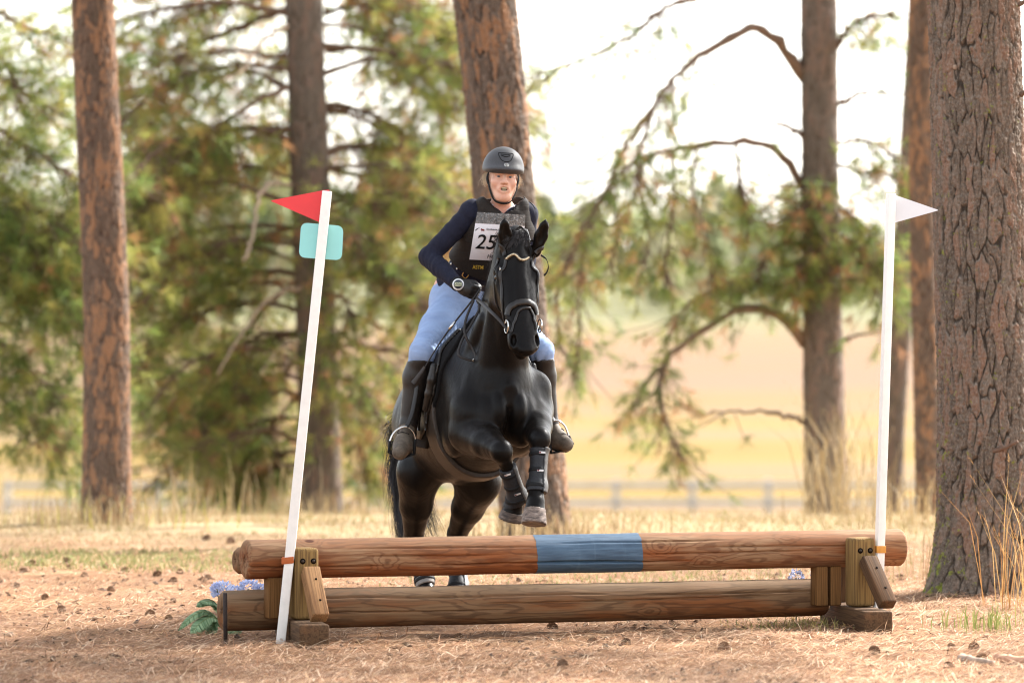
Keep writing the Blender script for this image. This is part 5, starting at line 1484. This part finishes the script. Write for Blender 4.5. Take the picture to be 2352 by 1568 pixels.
BLACK = simple('black_webbing', '#141313', .7, .25, .2, 80); SEAM = simple('dark_seam', '#161616', .7, .2, .1)
def on_head(pts, f, off, n=24): return project(f, spline([HH(*q) for q in pts], n), off)
def seam(pts, r=.0022): MB().tube(H2W(on_head(pts, helm, .0004, 40)), r, 5).build('seam', SEAM, he_)
seam([(-.052, .165, .09), (-.05, .145, .105), (-.03, .112, .118), (-.012, .099, .12), (.002, .096, .12), (.016, .099, .12), (.034, .112, .118), (.054, .145, .105), (.056, .165, .09)])
seam([(-.034, .150, .105), (0, .146, .108), (.034, .150, .105)]); seam([(-.03, .140, .11), (0, .130, .115), (.03, .140, .11)], .003); seam([(-.052, .16, .09), (0, .158, .1), (.056, .16, .09)])
c = project(helm, HH(.004, .086, .14)[None], .001)[0]; n_ = normal(helm, c[None])[0]; u_ = unit(hu - n_ * (hu @ n_)); r_ = np.cross(u_, n_); r_ = r_ if r_ @ hr > 0 else -r_
ring = [c + n_ * .001 + r_ * .0115 * math.cos(t) + u_ * .0125 * math.sin(t) for t in np.linspace(0, 2 * PI, 25)]
bd = MB(); bd.tube(H2W(ring), .0018, 5)
for s in (-1, 1): bd.tube(H2W([c + r_ * s * .0042 + u_ * .008 + n_ * .001, c + r_ * s * .0042 - u_ * .008 + n_ * .001]), .0017, 5)
bd.tube(H2W([c - r_ * .0042 + n_ * .001 - u_ * .002, c + r_ * .0042 + n_ * .001 + u_ * .002]), .0017, 5)
bd.build('badge', SILVER, he_)
# chin strap
def strap_on(f, pts, width, thick, off, n=26, name='strap', mat=None, parent=None, it=12, frame=H2W):
    q = project(f, spline(pts, n), off, it); nn = normal(f, q)
    V, F = ribbon(frame(q), frame(q + nn) - frame(q), width, thick); return ob(name, V, F, mat, parent)
HEADF = lambda p: np.minimum(BODY(p), HE(p))
strap_on(BODY, [HH(-.085, .035, .0), HH(-.083, -.01, .01), HH(-.07, -.055, .03), HH(-.045, -.098, .045), HH(-.01, -.122, .06), HH(.03, -.113, .05), HH(.062, -.075, .03), HH(.08, -.02, .015), HH(.086, .035, .0)], .015, .004, .005, 40, 'chin_strap', BLACK, he_, 3)
# hair wisps at the sides
GREY = simple('greying_blonde_hair', '#c2b297', .6, .3, .2, 90); gr2 = np.random.default_rng(8)
k = 300; sgn = np.where(gr2.random(k) < .62, -1, 1)
rt = np.array([HH(s * .078, .03, -.03 - .05 * gr2.random()) for s in sgn]) + gr2.normal(size=(k, 3)) * .006
fly = np.where(gr2.random(k) < .3, 1, 0)
tp = rt + np.outer(sgn * (gr2.uniform(0, .014, k) + fly * gr2.uniform(.0, .03, k)), hr) - np.outer(gr2.uniform(.02, .07, k), hu) + np.outer(gr2.normal(.0, .02, k), hf)
hairs(rt, tp, np.outer(sgn * gr2.uniform(0, .015, k), hr), 0.0016, 'hair', person, gr2, mat=GREY, wob=.003)['kind'] = 'stuff'

MB().tube(H2W(spline(CORD, 16)), .0026, 5).build('cord', BLACK, vo)
# gloves
GLV = simple('black_glove_leather', '#1b1816', .5, .35, .2, 90, .3)
for wr, hd, el in ((wrl, hdl, ell_), (wrr, hdr, elr)):
    d = unit(hd - wr); c = wr + d * .07
    body('glove', lambda p: np.maximum(HAND(p) - .003, -((p - wr) @ d) - .0), c - .12, c + .12, .004, GLV, person)

# stopwatch on the wrist
c = on_front(1053, 654, lambda p: UP_(p) - .012); c = c if c is not None else wrl
n_ = unit(W2H(HO + np.array([-.12, -1, .25]))[0]); u_ = unit(UZ - n_ * (UZ @ n_)); r_ = np.cross(u_, n_); r_ = r_ if r_[1] > 0 else -r_
wt = MB(); wt.tube(H2W([c, c + n_ * .012]), [.0315, .0315], 28)
wo = wt.build('stopwatch', simple('white_watch_case', '#dcdcda', .4, .4, .03)); tag(wo, 'round white eventing stopwatch on the rider\'s wrist', 'stopwatch')
MB().tube(H2W([c + n_ * .0115, c + n_ * .0135]), [.0245, .0245], 28).build('bezel', simple('dark_watch_ring', '#2c3038', .4, .4, .05), wo)
MB().box(H2W(c + n_ * .0135)[0], H2W(c + r_ * .0185)[0] - H2W(c)[0], H2W(c + u_ * .0105)[0] - H2W(c)[0], H2W(c + n_ * .0012)[0] - H2W(c)[0], .001).build('display', simple('lcd_display', '#b9bd9a', .3, .4, .03), wo)
dg = MB()
def seg7(x, ch):
    on = {'2': 'abged', '0': 'abcdef'}[ch]; W2_, H2_ = .0042, .0062
    seg = {'a': ((-1, 1), (1, 1)), 'b': ((1, 1), (1, 0)), 'c': ((1, 0), (1, -1)), 'd': ((-1, -1), (1, -1)), 'e': ((-1, 0), (-1, -1)), 'f': ((-1, 1), (-1, 0)), 'g': ((-1, 0), (1, 0))}
    for s in on:
        (a, b), (e, f) = seg[s]; dg.tube(H2W([c + n_ * .0152 + r_ * (x + a * W2_ * .75) + u_ * b * H2_, c + n_ * .0152 + r_ * (x + e * W2_ * .75) + u_ * f * H2_]), .0011, 4)
for x_, ch in ((-.0105, '2'), (.0005, '0'), (.0115, '0')): seg7(x_, ch)
dg.build('digits', SEAM, wo)
body('wrist_band', lambda p: np.maximum(np.minimum(UP_(p), HAND(p)) - .0085, np.abs((p - (wrl - unit(wrl - ell_) * .002)) @ unit(wrl - ell_)) - .013), wrl - .07, wrl + .07, .004, BLACK, wo)

# ------------------------------------------------------------------ saddle, pad, girth, stirrups
m = M('black_saddle_leather', .42, .4); n = m.noise(m.pos(), 60, 4, .6); m.col(m.ramp(n, [(.3, '#15120f'), (.7, '#231e1a')])); m.bump(n, .15, .003); LEATHER = m.m
PAD = simple('black_pad_cloth', '#151414', .9, .15, .2, 200, .3)
GIRTH = simple('worn_girth_leather', '#332a22', .5, .3, .25, 50, .2)
def poly2(pts):
    """signed distance to a polygon in the (a, z) plane"""
    q = np.asarray(pts, float)
    def f(p):
        x = p[:, [0, 2]]; d = np.full(len(p), 9.0); ins = np.zeros(len(p), bool)
        for i in range(len(q)):
            a, b = q[i - 1], q[i]; e = b - a; w_ = x - a; t = np.clip(w_ @ e / (e @ e), 0, 1)
            d = np.minimum(d, np.linalg.norm(w_ - t[:, None] * e, axis=1))
            c = (a[1] > x[:, 1]) != (b[1] > x[:, 1]); xi = a[0] + (x[:, 1] - a[1]) / ((b[1] - a[1]) or 1e-9) * e[0]; ins ^= c & (x[:, 0] < xi)
        return np.where(ins, -d, d)
    return f
so_ = tuple(H2W([-.25, 0, 1.3])[0])
pad_poly = poly2([(.17, 1.62), (.2, 1.40), (.15, 1.2), (.02, .98), (-.1, .90), (-.5, .92), (-.58, 1.2), (-.56, 1.62)])
sp = body('saddle_pad', shell(HB, .013, pad_poly), (-.65, -.4, .8), (.3, .4, 1.65), .0075, PAD, None, loc=so_); tag(sp, 'black saddle pad under the rider\'s saddle', 'saddle pad')
sad = thing('saddle', 'black leather jumping saddle on the black horse', 'saddle', so_)
flap_poly = poly2([(.06, 1.55), (.16, 1.36), (.135, 1.2), (.02, 1.02), (-.1, .95), (-.3, .97), (-.36, 1.2), (-.35, 1.5)])
for s in (-1, 1):
    body('flap', shell(HB, .027, flap_poly, lambda p, s=s: .06 - s * p[:, 1], lambda p: .0135 - HB(p)), (-.45, -.42, .9), (.22, .42, 1.6), .007, LEATHER, sad)
    f = Field(); kr = project(HB, np.array([(.13, s * .24, 1.34), (.12, s * .27, 1.24), (.06, s * .28, 1.12)]), .035); f.chain(kr, [.02, .026, .018], .02, 4)
    body('knee_roll', f, kr.min(0) - .05, kr.max(0) + .05, .006, LEATHER, sad)
SE = Field(); SE.loft((0, 0, 0), (1, 0, 0), (0, 1, 0), [-.58, -.52, -.4, -.25, -.1, .02, .08], [1.50, 1.52, 1.48, 1.455, 1.48, 1.52, 1.54], [.03, .08, .07, .06, .06, .05, .015], [.09, .17, .17, .14, .10, .075, .03], 2.3)
body('seat', SE, (-.65, -.25, 1.3), (.15, .25, 1.66), .0075, LEATHER, sad)
body('girth', shell(HB, .016, lambda p: np.abs(p[:, 0] - .06 + .10 * (p[:, 2] - .9)) - .07, lambda p: p[:, 2] - 1.17), (-.15, -.4, .6), (.25, .4, 1.25), .007, GIRTH, sad)
FL = lambda p: HB(p) - .03
for s in (-1, 1):
    for i, a in enumerate((.065, .04, -.0)):
        x0 = a; pts = [(x0, s * .3, 1.2), (x0 - .005 - .03 * (i == 2), s * .31, 1.12), (x0 - .012 - .07 * (i == 2), s * .31, 1.0 + .04 * (i == 0))]
        strap_on(HB, pts, .018, .004, .028, 14, 'billet', LEATHER, sad)
def px_path(pts, a): return np.array([L(x, y, a if np.isscalar(a) else a[i]) for i, (x, y) in enumerate(pts)])
RUB = simple('black_stirrup_rubber', '#191817', .75, .2, .1, 60)
for side, arch, tread, lea in (
    (-1, [(893, 1040), (896, 1012), (908, 990), (930, 979.5), (946, 988), (954, 1008), (951, 1044)], [(893, 1040), (915, 1054), (951, 1044)], [(962, 850), (955, 905), (946, 950), (934, 980)]),
    (1, [(1266, 1042), (1261, 1000), (1264, 972), (1280, 965), (1297, 978), (1306, 1000), (1316, 1020)], [(1266, 1042), (1290, 1036), (1316, 1020)], [(1250, 850), (1256, 905), (1262, 945), (1272, 966)])):
    a = .085 if side < 0 else .045
    ir = MB().tube(H2W(spline(px_path(arch, a), 40)), .0052, 8).build('stirrup_iron', SILVER, sad)
    q = px_path(arch, a); MB().tube(H2W(spline(q[:2], 6)), .008, 8).build('rubber_sleeve', RUB, ir); MB().tube(H2W(spline(q[-2:], 6)), .008, 8).build('rubber_sleeve', RUB, ir)
    t = H2W(spline(px_path(tread, a), 12)); V, F = ribbon(t, np.tile([0, 0, 1.], (12, 1)), .04, .008); ob('tread', V, F, RUB, ir)
    q = H2W(spline(px_path(lea, [a - .04, a - .03, a - .01, a]), 16)); V, F = ribbon(q, np.tile(HU + HV * side * .6, (16, 1)), .024, .004); ob('stirrup_leather', V, F, LEATHER, sad)

# ------------------------------------------------------------------ bridle
br = thing('bridle', 'black leather bridle with jewelled browband on the horse\'s head', 'bridle', tuple(H2W(HD(.4, 0, -.1))[0]))
def hpath(pts, a=.86): return px_path(pts, a)
def hs(name, pts, w, t=.004, off=.001, n=26, a=.86, mat=None): return strap_on(HB, hpath(pts, a), w, t, off, n, name, mat or LEATHER, br)
hs('noseband', [(1158, 722), (1168, 706), (1188, 697), (1206, 694), (1222, 697), (1234, 705), (1240, 722)], .036, .009, .001, 34)
hs('flash_strap', [(1212, 703), (1199, 706), (1187, 717), (1179, 735), (1173, 762)], .014, .004, .003, 22, .9)
hs('flash_strap', [(1212, 703), (1224, 704), (1233, 714), (1237, 732), (1236, 756)], .014, .004, .003, 22, .9)
for (pts, aa, w_) in (([(1147, 585), (1145, 620), (1147, 660), (1155, 705), (1166, 742)], .8, .017), ([(1247, 590), (1251, 640), (1247, 690), (1241, 720)], .8, .017), ([(1143, 592), (1136, 640), (1138, 680), (1152, 715)], .72, .013)):
    strap_on(HB, px_path(pts, aa), w_, .004, .002, 26, 'cheekpiece', LEATHER, br)
bpts = [(1146, 583), (1158, 580), (1176, 585), (1194, 594), (1209, 597), (1226, 594), (1242, 585)]
bb = hs('browband', bpts, .02, .004, .001, 30, .84)
cr_ = project(HB, spline(hpath(bpts, .84), 34), .009); bm = MB()
for q in H2W(cr_):
    s_ = np.linspace(0, PI, 5); bm.tube([q + UZ * -.0065 * math.cos(t) for t in s_], [max(.0004, .0065 * math.sin(t)) for t in s_], 6, caps=False)
bm.build('jewels', simple('crystal_beads', '#b3a58a', .25, .6, .5, 150, Metallic=.5), bb)
strap_on(HB, px_path([(1146, 583), (1150, 556), (1190, 530), (1236, 556), (1243, 585)], [.8, .72, .69, .72, .8]), .026, .004, .002, 26, 'headpiece', LEATHER, br)
q = H2W(spline(px_path([(1242, 586), (1254, 595), (1259, 612), (1255, 626), (1249, 632)], [.8, .82, .8, .78, .76]), 20)); V, F = ribbon(q, np.tile(HV, (20, 1)), .012, .0025); ob('loose_strap_end', V, F, LEATHER, br)
rc = L(1166, 750, .845); ring = [rc + hax * .034 * math.cos(t) + hnr * .034 * math.sin(t) - hlat * .006 for t in np.linspace(0, 2 * PI, 30)]
MB().tube(H2W(ring), .0042, 7).build('bit_ring', SILVER, br)
rc2 = L(1240, 748, .86); MB().tube(H2W([rc2 + hax * .034 * math.cos(t) + hnr * .034 * math.sin(t) for t in np.linspace(0, 2 * PI, 30)]), .0042, 7).build('bit_ring', SILVER, br)
for s, c in ((-1, L(1146, 613, .79)), (-1, L(1163, 738, .85))):
    c = project(HB, c[None], .008)[0]; MB().tube(H2W([c + hax * .009 * math.cos(t) + hnr * .007 * math.sin(t) for t in np.linspace(0, 2 * PI, 13)]), .0018, 5).build('buckle', SILVER, br)
# reins
REIN = simple('black_rein_leather', '#201b18', .5, .35, .2, 60)
def rein(pts, aa, w_=.016, nrm=None, name='rein', n=40):
    q = H2W(spline(px_path(pts, aa), n)); T = np.gradient(q, axis=0)
    nn = np.tile(np.array([-.3, -1, .25]) if nrm is None else nrm, (n, 1)); V, F = ribbon(q, nn - T * 0, w_, .003); return ob(name, V, F, REIN, br)
gp = H2W(gl)[0]
rein([(1168, 760), (1150, 738), (1128, 716), (1108, 697), (1094, 684)], [.845, .79, .7, .55, .34], .018)
rein([(1240, 758), (1225, 735), (1200, 712), (1172, 694), (1152, 684)], [.85, .74, .6, .46, .33], .018)
rein([(1096, 690), (1101, 708), (1084, 742), (1066, 772), (1055, 798), (1054, 815), (1068, 823), (1086, 827), (1092, 817), (1084, 798), (1072, 778), (1067, 758), (1072, 728), (1088, 690)],
     [.34, .36, .37, .38, .4, .42, .44, .45, .45, .43, .42, .40, .36, .32], .014, n=90)
c = L(1089, 827, .452); MB().tube(H2W([c + np.array([.004, .008 * math.cos(t), .008 * math.sin(t)]) for t in np.linspace(0, 2 * PI, 13)]), .0018, 5).build('buckle', SILVER, br)

# whip in the hand
wp = MB(); path = px_path([(1104, 662), (1086, 688), (1035, 752), (1000, 803), (975, 845)], [.3, .31, .27, .23, .2])
wp.tube(H2W(spline(path, 30)), np.linspace(.0065, .003, 30), 7)
wh = wp.build('whip', REIN); tag(wh, 'short black riding whip held in the rider\'s gloved hand', 'whip')
q = H2W(spline(px_path([(976, 842), (962, 862), (948, 880)], [.2, .19, .18]), 10)); V, F = ribbon(q, np.tile([-.2, -1, .1], (10, 1)), np.linspace(.016, .026, 10), .004); ob('flap', V, F, simple('grey_whip_flap', '#3d3a38', .7, .25, .15, 60), wh)
q = spline(path, 30); MB().tube(H2W(q[13:16]), .0078, 9).build('collar', SILVER, wh)

# ------------------------------------------------------------------ boots on the horse's legs
m = M('black_neoprene', .6, .3); n = m.noise(m.pos(), 120, 3, .6); m.col(m.ramp(n, [(.3, '#1a1a1c'), (.7, '#2a2a2c')])); NEO = m.m
GREYP = simple('grey_boot_shell', '#4d4b49', .5, .35, .2, 60); DUSTB = simple('dusty_grey_boot', '#7b7772', .85, .2, .2, 50)
TAG = simple('white_woven_tag', '#c9c6c2', .7, .2, .1, 120); REDT = simple('dark_red_print', '#6e2a2a', .7, .2, .1)
def hboot(q, t0, t1, off, mat, label, top='kn', tags=(), fwd=True, bump=True):
    a, b = q[top], q['fe']; u = unit(b - a); ln = np.linalg.norm(b - a); f = lambda p: HB(p) - off
    def g(p):
        d = np.maximum(np.maximum(f(p), -((p - a) @ u - t0 * ln)), (p - a) @ u - t1 * ln)
        return np.maximum(d, np.linalg.norm((p - a) - np.outer((p - a) @ u, u), axis=1) - .085)
    o = body('leg_boot', g, np.minimum(a, b) - .12, np.maximum(a, b) + .12, .0055, mat, None, loc=tuple(H2W(b)[0])); tag(o, label, 'leg boot', 'protective boots on the horse\'s legs')
    fr = unit(np.array([1., 0, 0]) - u * u[0]); sdv = np.cross(u, fr)
    for t in (t0 + .12, (t0 + t1) / 2, t1 - .12):                               # straps
        c = a + u * ln * t
        def ring(p, c=c): return np.maximum(np.maximum(HB(p) - off - .004, np.abs((p - c) @ u) - .011), np.linalg.norm(p - c, axis=1) - .08)
        body('strap', ring, c - .085, c + .085, .0055, BLACK, o)
    if bump:                                                                      # stiff shell at the side
        def sh(p): return np.maximum(np.maximum(g(p) - .006, .018 - (p - a) @ sdv * (1 if sdv[1] > 0 else -1)), -g(p) * 0 - .0 - 1)
        body('shell', sh, np.minimum(a, b) - .12, np.maximum(a, b) + .12, .0055, GREYP, o)
    for t, w_ in tags:
        c = a + u * ln * t; hit = None
        pw = H2W(c)[0]; px = CX + FPX * pw[0] / pw[1]; py = HY - (pw[2] - CAMZ) * FPX / pw[1]
        hit = on_front(px + w_, py, lambda p: HB(p) - off - .0045)
        if hit is not None:
            nn = unit(W2H(HO + np.array([.0, -1, 0]))[0]); e1 = unit(np.cross(u, nn)); e1 = e1 if e1[1] > 0 else -e1
            W_ = lambda v: H2W(v)[0] - HO
            tg = MB().box(H2W(hit + nn * .001)[0], W_(e1 * .017), W_(u * .0055), W_(nn * .0015), .001).build('tag', TAG, o)
            MB().box(H2W(hit + nn * .0022 - e1 * .011)[0], W_(e1 * .0045), W_(u * .0035), W_(nn * .0012), .0005).build('mark', REDT, tg)
hboot(LF, .36, 1.12, .009, NEO, 'black tendon boot on the folded foreleg nearer the red flag', tags=((.52, -4), (.95, 4)))
hboot(RF, .22, 1.12, .009, NEO, 'black tendon boot on the foreleg nearer the white flag', tags=((.28, 8), (.66, 6)))
hboot(LH, .72, 1.14, .009, DUSTB, 'dusty grey fetlock boot on the hind leg nearer the red flag', top='hk', bump=False)
hboot(RH, .42, 1.14, .010, NEO, 'dark brushing boot on the hind leg seen between the logs', top='hk')

# ------------------------------------------------------------------ number bib
UU, VV = np.meshgrid(np.linspace(0, 1, 9), np.linspace(0, 1, 9))
def bibpx(u, v): return (1096 + (1207 - 1096) * u) * (1 - v) + (1078 + (1199 - 1078) * u) * v, (487 + 7 * u) * (1 - v) + (596 + 6 * u) * v
rows, rhs = [], []
for u, v in zip(UU.ravel(), VV.ravel()):
    x, y = bibpx(u, v); h_ = on_front(x, y, vest2, .008)
    if h_ is not None: rows.append([1, u, v, u * u, u * v, v * v]); rhs.append(H2W(h_)[0][1])
cf_ = np.linalg.lstsq(np.array(rows), np.array(rhs), rcond=None)[0]; mar = max(0, float(np.max(np.array(rows) @ cf_ - np.array(rhs))))
def bib(u, v, off=0.0):
    u = np.asarray(u, float); v = np.asarray(v, float); x, y = bibpx(u, v)
    Y = np.stack([np.ones_like(u), u, v, u * u, u * v, v * v], -1) @ cf_ - mar * .6 - off + .004 * np.sin(u * 9 + v * 4) * v
    return np.stack([(x - CX) / FPX * Y, Y, CAMZ + (HY - y) / FPX * Y], -1)
def bib_sheet(v0, v1, mat, name, parent, t=.002, off=0.0):
    u, v = np.meshgrid(np.linspace(0, 1, 26), np.linspace(v0, v1, 20)); A = bib(u, v, off).reshape(-1, 3); B = bib(u, v, off - t).reshape(-1, 3)
    f = grid_faces(20, 26); return ob(name, np.vstack([A, B]), np.vstack([f, f[:, ::-1] + len(A)]), mat, parent)
PAPER = simple('white_bib_paper', '#d7d7dc', .6, .3, .04, 20, .1); INK = simple('black_print', '#151515', .6, .2, 0); YEL = simple('yellow_print', '#b89a3a', .6, .2, 0)
bb_ = bib_sheet(.2, 1.0, PAPER, 'number_bib', person); bb_['label'] = 'white number bib with a black 25 on the rider\'s chest'
m = M('clear_plastic', .12, .5); n = m.noise(m.pos(), 70, 4, .6, 1.0); m.col(m.ramp(n, [(.35, '#4a4642'), (.6, '#8d8a86'), (.75, '#d9d9d9')])); m.b.inputs['Alpha'].default_value = .62; m.bump(n, .9, .012)  # pale and dark glints painted into the plastic's colour
bib_sheet(0.0, .235, m.m, 'plastic_sleeve', bb_, off=.002)
def text_on(txt, u0, v0, h, width, mapf, mat, name, parent, shear=0.0, bold=0.0, off=.004):
    cu = bpy.data.curves.new('txt', 'FONT'); cu.body = txt; cu.size = 1.0; cu.offset = bold; cu.shear = shear; cu.resolution_u = 3
    o = bpy.data.objects.new('txt', cu); S.collection.objects.link(o); dg_ = bpy.context.evaluated_depsgraph_get()
    me = bpy.data.meshes.new_from_object(o.evaluated_get(dg_)); bpy.data.objects.remove(o); 
    me.calc_loop_triangles(); V = np.array([v.co[:] for v in me.vertices]); F = np.array([t.vertices[:] for t in me.loop_triangles])
    V = V[:, :2]; V[:, 0] -= V[:, 0].min(); V[:, 0] *= width / V[:, 0].max(); V[:, 1] -= V[:, 1].min(); hh_ = V[:, 1].max(); V[:, 1] *= h / hh_
    return ob(name, mapf(u0 + V[:, 0], v0 - V[:, 1], off), F, mat, parent, smooth=False)
text_on('25', .07, .77, .31, .40, bib, INK, 'number', bb_, .12, .008)
text_on('HOR', .33, .955, .085, .22, bib, INK, 'lettering', bb_, .2, .01)
text_on('Spokane Sp', .24, .375, .05, .30, bib, INK, 'lettering', bb_, 0, .02)
def blob(pts, mat, name):
    q = np.array(pts, float); V = bib(q[:, 0], q[:, 1], .0015); c = bib(q[:, 0].mean(), q[:, 1].mean(), .0015)[None]; k = len(q); i = np.arange(k)
    ob(name, np.vstack([V, c]), np.stack([i, (i + 1) % k, np.full(k, k)], 1), mat, bb_, smooth=False)
blob([(.125, .36), (.14, .335), (.16, .35), (.19, .35), (.205, .37), (.20, .40), (.185, .38), (.165, .385), (.15, .405), (.145, .375)], REDT, 'emblem')
blob([(.02, .375), (.05, .345), (.09, .325), (.105, .33), (.07, .35), (.05, .37), (.03, .4)], INK, 'emblem')
blob([(.88, .37), (.9, .335), (.93, .35), (.95, .38), (.93, .42), (.91, .39)], REDT, 'emblem')
def vtext(u, v, off):
    out = []
    for a, b in zip(u, v):
        h_ = on_front(1082 + a * 60, 612 + (b - .5) * 12 + a * 3, vest2, off); out.append(H2W(h_)[0] if h_ is not None else H2W(wst)[0])
    return np.array(out)
text_on('ASTM', 0.05, .95, .75, .42, vtext, YEL, 'lettering', vo, 0, .02, .002)
